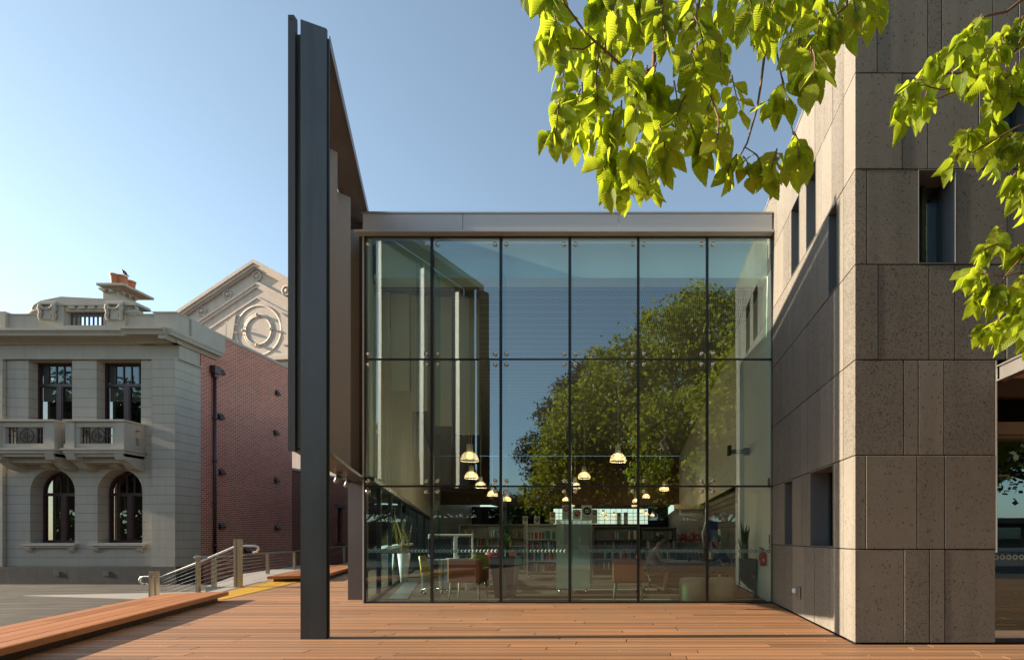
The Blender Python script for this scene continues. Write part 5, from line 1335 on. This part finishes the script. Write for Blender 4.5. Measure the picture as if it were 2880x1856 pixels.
# ---------------------------------------------------------------- people
M_SKIN = paint('skin', (.48,.27,.18), .55, 0, .05, 8)
def skin_body(name, joints, edges, mat, parent, root=0):
    me = bpy.data.meshes.new(name); off = root_loc(parent)
    me.from_pydata([Vector(j[:3])-off for j in joints], edges, []); me.update()
    o = bpy.data.objects.new(name, me); COL.objects.link(o); o.parent = parent
    o.modifiers.new('skin', 'SKIN').use_smooth_shade = True
    for i, j in enumerate(joints):
        sv = me.skin_vertices[0].data[i]; r = j[3]; sv.radius = (r, r) if not isinstance(r, tuple) else r; sv.use_root = (i == root)
    o.modifiers.new('sub', 'SUBSURF').levels = 2; o.modifiers['sub'].render_levels = 2
    me.materials.append(mat); return o
def sitter(label, x, y, f, lean, head_turn, hand_face, top, bottom, hair, shoe, legs_back):
    """f = +1 faces +x, -1 faces -x"""
    t = thing('person', label, 'person', (x, y, 0))
    def q(u, v, z, r): return (x+f*u, y+v, z, r)
    hip = .53
    sh = (.10+lean, hip+.44)                                # shoulder u, z
    hd = (sh[0]+.06+lean*.5, sh[1]+.20)
    J = [q(0,0,hip,.135), q(.03+lean*.4,0,hip+.17,.115), q(.08+lean*.8,0,hip+.34,.13), q(sh[0],0,sh[1]+.02,.085), q(sh[0]+.03,0,sh[1]+.075,.048), q(hd[0],0,hd[1],.085), q(hd[0]+.005,0,hd[1]+.07,.082)]
    E = [(0,1),(1,2),(2,3),(3,4),(4,5),(5,6)]
    for s_ in (-1, 1):
        b = len(J)
        J += [q(.04,s_*.10,hip-.01,.085), q(.40,s_*.11,hip-.02,.066), q(.43,s_*.11,hip-.07,.056)]
        lb_ = legs_back if s_ < 0 else legs_back*.4
        J += [q(.43-lb_*.5,s_*.11,hip-.25,.050), q(.43-lb_,s_*.11,.09,.034), q(.46-lb_,s_*.11,.045,.034), q(.57-lb_,s_*.12,.03,.026)]
        E += [(0,b),(b,b+1),(b+1,b+2),(b+2,b+3),(b+3,b+4),(b+4,b+5),(b+5,b+6)]
        c = len(J)
        J += [q(sh[0],s_*.16,sh[1]-.01,.055), q(sh[0]+.05,s_*.20,sh[1]-.15,.045)]
        if hand_face and s_ < 0:
            el = (sh[0]+.20, sh[1]-.22); ha = (hd[0]+.12, hd[1]-.05)
            J += [q(el[0],-.17,el[1],.036), q(ha[0]-.01,-.10,ha[1]-.09,.024), q(ha[0],-.07,ha[1]-.02,.030)]
            tip = [(ha[0]-.02+.012*k, -.05-.012*k, ha[1]+.055-.006*abs(k-1)) for k in range(4)]
        else:
            el = (sh[0]+.12, sh[1]-.24)
            J += [q(el[0],s_*.20,el[1],.036), q(el[0]+.20,s_*.15,.745,.024), q(el[0]+.27,s_*.13,.735,.026)]
            tip = [(el[0]+.35-.008*abs(k-1), s_*(.10+.018*k), .725) for k in range(4)]
        E += [(2,c),(c,c+1),(c+1,c+2),(c+2,c+3),(c+3,c+4)]
        for k, tp in enumerate(tip):
            base = J[c+4]; m_ = len(J)
            J += [((base[0]*.45+(x+f*tp[0])*.55), base[1]*.45+(y+tp[1])*.55, base[2]*.45+tp[2]*.55+.006, .0085), (x+f*tp[0], y+tp[1], tp[2], .0075)]
            E += [(c+4,m_),(m_,m_+1)]
        m_ = len(J); base = J[c+4]; J += [(base[0]+f*.02, base[1]+.03*(-s_), base[2]+.01, .009), (base[0]+f*.045, base[1]+.035*(-s_), base[2]+.004, .008)]; E += [(c+4,m_),(m_,m_+1)]
    skin_body('body', J, E, M_SKIN, t)
    hc = Vector((x+f*hd[0], y, hd[1]+.035))
    # clothing: slightly larger shells over torso, hips and thighs
    sub = [0,1,2,3]; K = [(*J[i][:3], J[i][3]*1.09) for i in sub]; Ee = [(0,1),(1,2),(2,3)]
    if hand_face:
        for s_, c in ((-1, 7+7), (1, 7+7)): pass
    armroots = [i for i in range(len(J)) if abs(J[i][3]-.055) < 1e-6]
    for c in armroots:
        b = len(K); K += [(*J[c][:3], .062), (*J[c+1][:3], .053)] + ([(*J[c+2][:3], .045)] if hand_face else []); Ee += [(2,b),(b,b+1)] + ([(b+1,b+2)] if hand_face else [])
    skin_body('top', K, Ee, top, t)
    K = [(*J[0][:3], .148), (*J[1][:3], .122)]; Ee = [(0,1)]
    lr = [i for i in range(len(J)) if abs(J[i][3]-.085) < 1e-6 and i > 6]
    for c in lr:
        b = len(K); K += [(*J[c][:3], .098), (*J[c+1][:3], .080), (*J[c+2][:3], .070)]; Ee += [(0,b),(b,b+1),(b+1,b+2)]
        if hand_face:
            K += [(*J[c+3][:3], .062), (*J[c+4][:3], .048)]; Ee += [(b+2,b+3),(b+3,b+4)]
    skin_body('trousers' if hand_face else 'skirt', K, Ee, bottom, t)
    for c in lr:
        p = J[c+5]; q2 = J[c+6]; mb = MB(); mb.tube([(p[0]-f*.05,p[1],.035),(p[0],p[1],.042),(q2[0],q2[1],.03),(q2[0]+f*.03,q2[1],.022)], [.034,.042,.034,.018], 10); mb.build('shoe', shoe, t)
    mb = MB(); mb.ball((hc.x-f*.022,hc.y,hc.z+.028), .100, 16, 10, sq=(1.02,.92,1.0))
    for i in range(len(mb.v)):
        v = mb.v[i]
        if (v[0]-hc.x)*f > .045 and v[2] < hc.z+.075: mb.v[i] = (hc.x+f*.045, v[1]*.9+y*.1, max(v[2], hc.z+.05))
    if not hand_face: mb.ball((hc.x-f*.11,hc.y,hc.z+.06), .045, 10, 8)
    mb.build('hair', hair, t)
    mb = MB(); mb.ball((hc.x+f*.088,hc.y,hc.z-.02), .016, 8, 6, sq=(1.2,.8,1.3)); 
    for s_ in (-1,1): mb.ball((hc.x-f*.005,hc.y+s_*.084,hc.z-.015), .02, 8, 6, sq=(.8,.4,1.3))
    mb.build('nose_and_ears', M_SKIN, t)
    mb = MB()
    for s_ in (-1,1): mb.ball((hc.x+f*.079,hc.y+s_*.032,hc.z+.005), .009, 8, 6)
    mb.build('eyes', M_BLACK, t)
    mb = MB(); mb.ball((hc.x+f*.080,hc.y,hc.z-.056), .014, 8, 5, sq=(.5,1.5,.4)); mb.build('mouth', paint('lips_'+('b' if hand_face else 'a'), (.32,.10,.08), .5), t)
    return t
m_fl, g = newmat('floral_cloth'); v = g.t.nodes.new('ShaderNodeTexVoronoi'); v.inputs['Scale'].default_value = 30; g.l(g.pos(), v.inputs['Vector'])
g.out(g.principled(g.mix(g.ramp(v.outputs['Distance'], [(.2,1.0),(.5,0.0)]), (.05,.035,.04), (.32,.14,.12)), .8))
sitter('woman in pale strap top and dark floral skirt leaning over the reading table', X(1822,11.85), 11.85, 1, .10, 0, False, paint('pale_pink_top', (.55,.36,.28), .8), m_fl, paint('dark_brown_hair', (.03,.018,.012), .5), M_BLACK, .06)
sitter('man in a dark shirt sitting by the planter with his hand on his face', X(2040,12.1), 11.9, -1, .06, 0, True, paint('dark_shirt', (.022,.022,.026), .8), paint('dark_trousers', (.03,.033,.045), .8), paint('black_hair', (.012,.010,.009), .4), M_BLACK, .0)
# ---------------------------------------------------------------- elm: leafy boughs overhead, trunk and crown behind the camera
M_LEAF = leaf_mat('elm_leaf', (.075,.145,.012), (.37,.45,.05), .66)
M_BARK = paint('elm_bark', (.085,.055,.035), .85, 0, .25, 8, .5)
M_TWG = paint('elm_twig', (.16,.085,.05), .7, 0, .2, 10, .2)
rl = random.Random(21)
# one serrated elm leaf, length 1 along +y, tip at y=1
def leaf_shape(seg=9):
    rim = []
    for i in range(1, seg):
        u = i/seg; w_ = .40*math.sin(math.pi*u**.80)**.85*(1-.12*u)
        rim.append((w_, u))
    pts = [(0,0,0)]; uv = [(.5,0)]
    L = []; Rr = []
    for i, (w_, u) in enumerate(rim):
        for sg, lst in ((-1, L), (1, Rr)):
            lst.append(len(pts)); pts.append((sg*w_, u, w_)); uv.append((.5+sg*w_, u))
            lst.append(len(pts)); pts.append((sg*w_*.90, u+.45/seg, w_*.9)); uv.append((.5+sg*w_*.9, u+.45/seg))
    mid = []
    for i in range(1, seg): mid.append(len(pts)); pts.append((0, i/seg, 0)); uv.append((.5, i/seg))
    tip = len(pts); pts.append((0,1.06,0)); uv.append((.5,1.0))
    fs = []
    for lst, fl_ in ((L, False), (Rr, True)):
        def F_(*a): fs.append(a[::-1] if fl_ else a)
        F_(0, mid[0], lst[0])
        for k in range(seg-2): F_(mid[k], mid[k+1], lst[2*k+2], lst[2*k+1], lst[2*k])
        F_(mid[-1], tip, lst[-1], lst[-2])
    return pts, uv, fs
LP, LUV, LF = leaf_shape()
def add_leaf(mb, base, tipdir, nrm, L, curl, fold, tone):
    y_ = Vector(tipdir).normalized(); z_ = Vector(nrm); z_ = (z_-y_*z_.dot(y_)); z_.normalize(); x_ = y_.cross(z_)
    ph = rl.uniform(0, 6.28); vs = []
    for (a, b, w_) in LP:
        zz = abs(a)*fold - curl*b*b + .035*math.sin(b*9+ph)*abs(a)*3
        vs.append(base + (x_*a*(.95) + y_*b + z_*zz)*L)
    mb.add(vs, LF, tone, True, LUV)
def shoot(lm, tm, p0, p1, n, L, r0=.0035):
    """a drooping shoot with alternate leaves hanging from it"""
    p0, p1 = Vector(p0), Vector(p1); d = p1-p0; side = Vector((rl.uniform(-1,1), rl.uniform(-1,1), 0))
    pts = [p0+d*u+Vector((0,0,-.10*d.length*math.sin(math.pi*u)*-1))*.6+side*.05*d.length*math.sin(math.pi*u) for u in (0,.25,.5,.75,1)]
    tm.tube(pts, [r0,r0*.85,r0*.7,r0*.55,r0*.35], 5, caps=False)
    for k in range(n):
        u = (k+.6)/n; i = min(3, int(u*4)); p = pts[i].lerp(pts[i+1], u*4-i)
        sg = 1 if k % 2 else -1; a = rl.uniform(-.5,.5)
        out = Vector((sg*math.cos(a), math.sin(a)*.8-.15, 0)) * rl.uniform(.1,1.25)
        if k == n-1: out *= .25
        dirn = (out + Vector((0,0,-1))*rl.uniform(.35,1.25) + d.normalized()*.35).normalized()
        st = p + dirn*.012
        tm.tube([p, st], .0012, 4, caps=False)
        nr = Vector((rl.gauss(0,.7), -1+rl.gauss(0,.55), rl.gauss(.35,.5)))
        add_leaf(lm, st, dirn, nr, L*rl.uniform(.62,1.12), rl.uniform(-.25,.6), rl.uniform(.0,.75), min(1,max(0,rl.gauss(.5,.28))))
bx_, by_ = 3.6, -8.6
elm = thing('elm_tree', 'elm tree whose bright yellow green leafy boughs hang into the top of the view', 'tree', (bx_, by_, -.03))
def bough(name, twigs, shoots, L, big):
    lm, tm = MB(), MB()
    for pl_, d0, d1, r0, r1 in twigs:
        m_ = len(pl_); pts = []
        for i, (a, b) in enumerate(pl_): pts.append(Vector(PT(a, b, d0+(d1-d0)*i/(m_-1)))+Vector((rl.gauss(0,.004),rl.gauss(0,.01),rl.gauss(0,.004))))
        tm.tube(pts, [r0+(r1-r0)*i/(m_-1) for i in range(m_)], 7)
    for (a, b, c, e, dd, n) in shoots:
        d2 = dd+rl.uniform(-.08,.08); shoot(lm, tm, PT(a,b,dd), PT(c,e,d2), n, L)
    tw = tm.build(name, M_TWG, elm); lv = lm.build('leaves', M_LEAF, tw); return tw
def in_poly(x, y, P):
    c = False; j = len(P)-1
    for i in range(len(P)):
        if (P[i][1] > y) != (P[j][1] > y) and x < (P[j][0]-P[i][0])*(y-P[i][1])/(P[j][1]-P[i][1])+P[i][0]: c = not c
        j = i
    return c
T1 = [ ([(1900,-160),(1850,60),(1835,180),(1790,215)],2.2,2.1,.011,.008), ([(1790,215),(1740,180),(1650,90),(1585,10),(1560,-60)],2.1,2.0,.006,.0035),
       ([(1790,215),(1768,240),(1770,330),(1778,400),(1782,460),(1805,505)],2.1,2.05,.006,.003), ([(1782,460),(1760,490),(1745,510)],2.05,2.05,.003,.002),
       ([(1770,360),(1740,395),(1722,415)],2.1,2.1,.003,.002), ([(1772,335),(1800,345),(1822,352)],2.1,2.05,.003,.002), ([(1700,140),(1712,70),(1722,55)],2.05,2.0,.003,.002),
       ([(1668,125),(1640,140),(1588,130)],2.03,2.0,.003,.002), ([(1672,135),(1690,175),(1702,208)],2.03,2.05,.003,.002),
       ([(1985,-150),(1955,60),(1960,160),(1968,225),(2000,275),(2022,330),(2025,380)],2.3,2.15,.008,.003), ([(2000,280),(1990,320),(1975,350)],2.25,2.2,.003,.002),
       ([(2180,-150),(2170,60),(2150,150),(2142,240),(2128,310),(2100,405),(2072,455)],2.4,2.2,.008,.003), ([(2097,408),(2130,440),(2152,482)],2.25,2.2,.003,.002),
       ([(2180,0),(2190,140),(2210,300),(2232,390),(2242,420)],2.35,2.3,.005,.002), ([(2400,-150),(2380,20),(2330,60),(2300,95)],2.5,2.4,.008,.003), ([(1868,215),(1872,300),(1865,345)],2.2,2.1,.004,.002)]
PA = [(1478,-80),(1482,30),(1520,55),(1530,110),(1522,160),(1568,180),(1560,260),(1572,330),(1560,400),(1600,440),(1640,400),(1680,430),(1750,480),(1800,500),(1890,440),(1930,420),(1995,440),(2030,370),(2060,330),(2120,330),(2150,280),(2200,250),(2290,220),(2300,140),(2370,60),(2470,40),(2470,-80)]
S1 = []
k = 0
while k < 104:
    a, b = rl.uniform(1470,2480), rl.uniform(-90,420)
    if not in_poly(a, b+45, PA): continue
    if 2040 < a < 2100 and 60 < b < 240: continue
    if 1575 < a < 1605 and b < 60: continue
    S1.append((a, b-30, a+rl.uniform(-35,35), b+rl.uniform(55,95), rl.uniform(1.9,2.55), rl.choice([6,7,8]))); k += 1
tips = [(1505,-40,1495,20),(1550,-30,1548,45),(1540,95,1528,150),(1575,110,1545,155),(1585,200,1580,270),(1575,300,1562,400),(1600,340,1590,420),(1630,360,1620,430),(1560,380,1558,420),
        (1722,415,1700,500),(1745,450,1712,555),(1735,500,1750,560),(1745,510,1738,570),(1805,505,1795,540),(1800,470,1838,560),(1830,430,1870,510),(1862,360,1895,440),(1985,380,2000,440),(2022,380,2010,440),
        (2072,455,2045,510),(2090,460,2108,520),(2152,482,2160,520),(2120,450,2140,500),(2185,440,2170,490),(2242,420,2250,480),(2232,390,2265,470),(2215,440,2235,500),(2160,300,2170,330),(2200,240,2205,300),(2245,200,2265,270),(2340,60,2345,120),(2370,70,2385,110),(2430,10,2440,60),(2395,0,2410,70)]
for a, b, c, e in tips: S1.append((a, b-20, c, e-22, rl.uniform(1.95,2.2), 6))
bough('leafy_bough', T1, S1, .094, True)
T2 = [ ([(3100,-160),(2880,-20),(2820,28),(2760,36),(2745,50)],2.9,2.8,.010,.004), ([(3050,60),(2900,100),(2840,140),(2790,180),(2740,200)],2.9,2.75,.008,.003), ([(2840,140),(2850,110),(2885,75)],2.8,2.8,.004,.002),
       ([(2790,180),(2700,238),(2640,245),(2590,250),(2575,235)],2.8,2.7,.005,.002), ([(2680,250),(2610,275),(2560,285)],2.75,2.7,.004,.002), ([(3000,270),(2880,335),(2820,365),(2760,400),(2720,424),(2695,418)],2.8,2.7,.006,.002),
       ([(2880,330),(2870,360),(2866,380)],2.8,2.8,.003,.002), ([(3000,620),(2880,690),(2810,775),(2790,800),(2785,912)],2.8,2.75,.006,.002), ([(3000,680),(2880,755),(2805,780),(2745,775)],2.8,2.7,.005,.002),
       ([(2820,710),(2800,705),(2785,680)],2.7,2.7,.003,.002), ([(2765,780),(2752,820)],2.7,2.7,.003,.002), ([(3000,740),(2900,700),(2880,695)],2.8,2.8,.004,.003), ([(2880,560),(2870,620),(2880,640)],2.8,2.8,.003,.002), ([(3000,480),(2900,500),(2860,520)],2.9,2.8,.004,.002)]
S2 = []
t2 = [(2745,55,2720,90),(2720,80,2700,140),(2740,90,2735,140),(2690,110,2660,165),(2660,150,2625,210),(2640,160,2600,190),(2600,190,2585,215),(2575,235,2530,260),(2560,250,2512,310),(2545,270,2500,320),(2570,280,2520,360),(2590,270,2575,340),(2560,290,2545,350),
      (2640,200,2610,235),(2700,160,2690,240),(2730,150,2725,230),(2700,210,2715,265),(2660,215,2665,240),(2740,200,2740,260),(2760,170,2755,250),(2780,130,2790,190),(2800,110,2800,150),(2830,90,2815,150),(2860,60,2840,120),(2880,70,2880,130),(2900,100,2870,180),
      (2790,200,2770,280),(2800,220,2760,310),(2815,210,2800,280),(2840,190,2830,260),(2860,180,2850,240),(2790,260,2765,310),(2830,240,2825,290),(2870,230,2865,260),(2700,424,2650,490),(2695,420,2690,430),(2705,380,2690,390),(2720,370,2700,395),(2770,350,2770,380),(2780,345,2785,365),
      (2760,400,2740,440),(2800,395,2760,470),(2820,400,2785,480),(2840,390,2800,460),(2866,380,2840,440),(2880,400,2850,470),(2800,430,2790,480),(2840,500,2810,540),(2860,480,2840,560),(2880,500,2850,590),(2870,540,2860,590),(2900,540,2880,600),
      (2785,680,2775,700),(2800,650,2770,690),(2790,700,2740,730),(2760,690,2745,720),(2745,775,2690,790),(2740,760,2700,780),(2760,780,2725,800),(2752,820,2725,860),(2755,820,2770,860),(2780,810,2765,850),(2785,812,2800,850),(2785,912,2730,960),(2785,915,2780,960),(2790,910,2800,940),
      (2850,700,2835,725),(2880,700,2860,730),(2860,790,2840,840),(2870,780,2860,820),(2880,800,2870,860),(2850,860,2830,900),(2865,850,2850,930),(2880,880,2870,950),(2890,860,2880,980),(2860,900,2840,960),(2880,930,2865,985)]
for a, b, c, e in t2: S2.append((a, b-14, c, e-16, rl.uniform(2.65,3.0), rl.choice([5,6,7])))
bough('leafy_bough', [([(a+18,b) for a,b in p_],d0,d1,r0,r1) for p_,d0,d1,r0,r1 in T2], [(a+18,b,c+18,e,dd,n) for a,b,c,e,dd,n in S2], .102, False)
# trunk, limbs and crown
mb = MB(); mb.tube([(bx_,by_,-.05),(bx_+.03,by_,.5),(bx_-.05,by_+.05,2),(bx_+.1,by_,4),(bx_,by_-.1,7),(bx_+.2,by_,10.5)], [.55,.40,.34,.30,.22,.10], 16); tr_ = mb.build('trunk', M_BARK, elm)
limbs = [((bx_,by_,3.6),(1.4,-3.5,5.2),(1.0,0.6,4.9),(.7,1.9,4.1)), ((bx_+.1,by_,4.2),(4.6,-3.5,5.8),(4.2,.8,5.2),(3.6,2.6,4.0)), ((bx_,by_,4.0),(1.2,-9,6.2),(-1.6,-9.2,8.2)), ((bx_,by_,5.0),(5.5,-8.5,7.4),(7.6,-8.6,9)), ((bx_,by_,6),(2.4,-9.4,9),(1.4,-9,12)), ((bx_,by_,3.4),(.8,-9,4.6),(-2.6,-8.8,5.4)), ((bx_,by_,6.5),(4.2,-9.6,10),(4.6,-9,13.4)), ((bx_,by_,5),(3.4,-12,7),(3,-13,9))]
mb = MB()
for L_ in limbs:
    pts = [Vector(L_[0])]
    for a, b in zip(L_, L_[1:]):
        for u in (.33,.66,1): pts.append(Vector(a).lerp(Vector(b), u)+Vector([rl.gauss(0,.06) for _ in range(3)]))
    m_ = len(pts); mb.tube(pts, [.17*(1-i/m_)+.018 for i in range(m_)], 9)
mb.build('limbs', M_BARK, elm)
def crown(lobes, n, size, rnd, droop=.3, shell=.55):
    mb = MB(); tot = sum(l[3]**2 for l in lobes)
    for (cx, cy, cz, r) in lobes:
        k = int(n*r*r/tot/5)
        for _ in range(k):
            v = Vector((rnd.gauss(0,1),rnd.gauss(0,1),rnd.gauss(0,1))).normalized()
            rr_ = r*(shell+(1-shell)*rnd.random())*(1+.28*noise.noise(v*2.3+Vector((cx,cy,cz))))
            c = Vector((cx,cy,cz))+Vector((v.x*rr_, v.y*rr_, v.z*rr_*.86)); tn = rnd.random()
            for _ in range(5):
                q = c+Vector((rnd.gauss(0,.22),rnd.gauss(0,.22),rnd.gauss(0,.18)-.05)); s_ = size*rnd.uniform(.6,1.25)
                a = Vector((rnd.gauss(0,1),rnd.gauss(0,1),rnd.gauss(-droop,.7))).normalized(); b = a.cross(Vector((rnd.gauss(0,1),rnd.gauss(0,1),rnd.gauss(0,1)))).normalized()
                mb.add([q, q+a*s_*.5+b*s_*.32, q+a*s_, q+a*s_*.5-b*s_*.32], [(0,1,2,3)], min(1,max(0,tn*.6+rnd.random()*.4)))
    return mb
M_CROWN = leaf_mat('elm_crown_leaf', (.075,.10,.008), (.32,.32,.022), .42, False)
rc = random.Random(4)
LB = [(4.3,-8.4,12.6,2.5),(1.6,-8.6,12.0,2.2),(-.8,-8.6,10.0,2.2),(-2.6,-8.6,8.0,2.2),(-4.0,-8.6,5.6,1.8),(-.6,-8.2,7.0,2.6),(2.2,-8,9.2,2.9),(2.6,-8.2,5.9,2.4),(5.6,-8.6,10,3.0),(7.4,-8.6,8.6,2.6),(5.8,-8.6,6.2,2.6),(-1.6,-8.4,4.9,1.8),(.9,-8.0,4.6,1.6),(3.2,-9,14.0,1.5),(-3.6,-9,6.9,1.7),(3.4,-5.2,6.9,2.2),(1.2,-5.0,6.6,1.9),(5.2,-4.6,7.4,2.2),(3.6,-2.0,6.8,1.7),(-3.2,-8.6,3.9,1.3),(-1.4,-8.2,3.5,1.2),(1.8,-7.4,3.9,1.5),(4.4,-7.0,4.2,1.8),(6.6,-8,4.4,1.8),(-4.8,-8.6,3.7,1.5),(-3.0,-8.8,5.6,2.0),
      (6,-2,8.5,3.0),(9.5,-3,9.5,3.4),(7.5,1.5,8.5,2.6),(11,1,9.0,3.2),(13.5,-3,8.5,3.2),(9.5,-6,7,3.2),(13,-7,7,3.4),(12.5,3,8,2.4)]  # lobes on this row added out of view to shade the stone front
crown(LB, 125000, .27, rc, shell=.62).build('crown', M_CROWN, elm)
# gum tree, palm, hedge mass and street things beyond the plaza
def far_tree(name, label, x, y, lobes, n, size, mat, tr):
    t = thing(name, label, 'tree', (x, y, -.03)); mb = MB(); top = max(l[2] for l in lobes)
    mb.tube([(x,y,-.05),(x+.2,y,top*.35),(x-.1,y,top*.7),(x,y,top)], [tr,tr*.7,tr*.45,tr*.15], 10)
    for l in lobes: mb.tube([(x,y,max(1.5,l[2]*.5)),((x+l[0])/2,y,l[2]*.8),(l[0],l[1],l[2])], [tr*.35,tr*.25,.03], 7)
    mb.build('trunk', M_BARK, t); crown(lobes, n, size, rc).build('crown', mat, t)
M_GUM = leaf_mat('gum_leaf', (.045,.045,.022), (.10,.085,.035), .2, False)
M_DKG = leaf_mat('dark_tree_leaf', (.03,.045,.012), (.07,.09,.02), .2, False)
far_tree('gum_tree', 'tall dark sparse gum tree mirrored in the glass beside the elm', -5.5, -25, [(-4.2,-25,14.9,2.0),(-6.0,-25,13.6,1.7),(-7.4,-25,11.6,1.8),(-9.2,-25.4,9.2,1.3),(-6.5,-25,9.6,2.0),(-3.5,-25,11,2.4),(-8.6,-25,6.9,1.4),(-10.2,-25,8.2,.7)], 15000, .26, M_GUM, .4)
far_tree('street_tree', 'dark round street tree mirrored low in the glass behind the palm', -8.5, -34, [(-8,-34,4.6,2.4),(-5,-34,5.2,2.6),(-11.4,-34,4.0,2.0),(-1.5,-34,5.6,2.8),(2.5,-34,6.0,3)], 12000, .3, M_DKG, .35)
far_tree('street_tree', 'broad dark tree far left across the plaza seen only in reflections', -34, -36, [(-34,-36,8,4),(-30,-36,7,3.5),(-38,-36,7,3.6),(-26,-37,6,3),(-20,-38,6,3),(-43,-36,6.5,3.2)], 16000, .42, M_DKG, .5)
far_tree('street_tree', 'broad dark tree far right across the plaza seen only in reflections', 17, -30, [(14,-30,9,3.6),(18,-30,10,4),(23,-30,9,3.8),(11,-31,6,3),(28,-31,8,3.5)], 16000, .40, M_DKG, .5)
src = [o for o in bpy.data.objects if o.get('label','').startswith('broad dark tree far left')][0]
for i, (dx, dy, sc_, rz) in enumerate(((9,24,1.0,.4),(8,12,1.1,1.9),(-26,20,1.7,0),(-40,13,1.8,0),(-21,17,1.0,0),(-34,22,1.0,0),(58,21,1.05,1.0),(-42,16,1.15,2.6),(-58,4,1.3,.9),(-26,8,1.2,4.0),(28,-14,.85,5.1),(46,-15,.9,3.3),(-4,-14,.9,2.2),(11,-13,.8,.2))):
    o = copy_tree(src); rz_ = rz; o.location = (src.location.x+dx, src.location.y+dy, -.03); o.scale = (.62*sc_ if i < 2 else sc_, .55*sc_ if i < 2 else sc_, sc_); o.rotation_euler = (0,0,0 if i < 2 else rz)
    o['label'] = 'dark street tree beyond the plaza, out of view and seen only as a reflection'; o['group'] = 'street trees around the plaza'
src['group'] = 'street trees around the plaza'
hg = thing('hedge', 'long clipped dark hedge far left across the plaza, seen only as a reflection', 'hedge', (-62,-12,-.03))
crown([(-84+3.1*k_,-12,1.6,2.5) for k_ in range(16)], 14000, .5, rc, shell=.3).build('foliage', M_DKG, hg)
px_, py_ = -11.4, -25.0
pm = thing('palm_tree', 'small date palm mirrored in the glass above the big dark planter', 'palm', (px_, py_, -.03))
mb = MB(); mb.tube([(px_,py_,-.05),(px_,py_,2),(px_,py_,4.1)], [.30,.26,.30], 12); mb.build('trunk', M_BARK, pm)
mb = MB()
for k in range(46):
    a = k*2.4; up = rl.uniform(-.1,1.0); Lf = rl.uniform(1.5,2.0); pts = []
    for i in range(8):
        u = i/7; pts.append(Vector((px_+math.cos(a)*Lf*u*(1-.3*up*u), py_+math.sin(a)*Lf*u*(1-.3*up*u), 4.1+Lf*(up*u-.85*u*u*(.55+.3*up)))))
    mb.tube(pts, [.02*(1-i/9) for i in range(8)], 4, col=.3)
    for i in range(1, 8):
        for j in (0,.33,.66):
            p = pts[i-1].lerp(pts[i], j); d = (pts[i]-pts[i-1]).normalized(); s_ = d.cross(Vector((0,0,1))).normalized()
            for sg in (-1,1):
                e_ = p+(s_*sg*.30+d*.18+Vector((0,0,-.10)))*(1-.5*i/8); mb.add([p, p+d*.035, e_], [(0,1,2)], rl.random())
mb.build('fronds', M_DKG, pm)
# shops across the plaza, low and dark, for the mirrored ground line
sh = thing('street_building', 'low dark parade of shops across the plaza, seen only as reflections', 'building', (-20, -52, -.03))
mb = MB(); mb.box((-75,-60,-.03),(75,-52,3.6)); mb.build('wall', paint('shop_wall', (.09,.075,.06), .8, 0, .3, .2), sh)
mb = MB(); mb.box((-75,-52.0,2.7),(75,-50.2,2.9)); mb.build('awning', M_DARK, sh)
for k in range(24):
    mb = MB(); mb.box((-70+k*6,-51.98,.5),(-66.4+k*6,-51.9,2.4)); mb.build('window', M_OLDGL, sh)
# ---------------------------------------------------------------- light, sky, camera
EL, AZ = rad(17.3), rad(1.3)
sd = Vector((math.cos(EL)*math.cos(AZ), math.cos(EL)*math.sin(AZ), -math.sin(EL)))   # the way the light travels
su = bpy.data.lights.new('sun', 'SUN'); su.energy = 5.0; su.angle = rad(.55); su.color = (1, .83, .62)
so = bpy.data.objects.new('sun', su); COL.objects.link(so); so.rotation_euler = sd.to_track_quat('-Z', 'Y').to_euler()
w = bpy.data.worlds.new('World'); SC.world = w; w.use_nodes = True; t = w.node_tree; t.nodes.clear()
sk = t.nodes.new('ShaderNodeTexSky'); sk.sky_type = 'NISHITA'; sk.sun_disc = False; sk.sun_elevation = EL
sk.sun_rotation = math.atan2(-sd.x, -sd.y); sk.altitude = 50; sk.air_density = 1.0; sk.dust_density = .7; sk.ozone_density = 2.0
bg = t.nodes.new('ShaderNodeBackground'); bg.inputs[1].default_value = .098; wo = t.nodes.new('ShaderNodeOutputWorld')
hs = t.nodes.new('ShaderNodeHueSaturation'); hs.inputs['Saturation'].default_value = .74; t.links.new(sk.outputs[0], hs.inputs['Color'])
vm_ = t.nodes.new('ShaderNodeVectorMath'); vm_.operation = 'MULTIPLY'; vm_.inputs[1].default_value = (.93,1.02,1.0); t.links.new(hs.outputs[0], vm_.inputs[0]); t.links.new(vm_.outputs[0], bg.inputs[0]); t.links.new(bg.outputs[0], wo.inputs[0])
cd = bpy.data.cameras.new('camera'); cam = bpy.data.objects.new('camera', cd); COL.objects.link(cam)
cam.location = (0, 0, EYE); cam.rotation_euler = (rad(90), 0, 0)
cd.sensor_width = 36; cd.lens = 36*F/2880; cd.shift_x = -(CX-1440)/2880; cd.shift_y = (CY-928)/2880
cd.clip_start = .05; cd.clip_end = 2000; SC.camera = cam
SC.view_settings.view_transform = 'Standard'; SC.view_settings.look = 'None'; SC.view_settings.exposure = EXPO; SC.view_settings.gamma = 1
SC.cycles.use_denoising = True; SC.cycles.max_bounces = 9; SC.cycles.transparent_max_bounces = 16; SC.cycles.caustics_reflective = False; SC.cycles.caustics_refractive = False
SC.cycles.sample_clamp_indirect = 6
SC.render.engine = 'CYCLES'
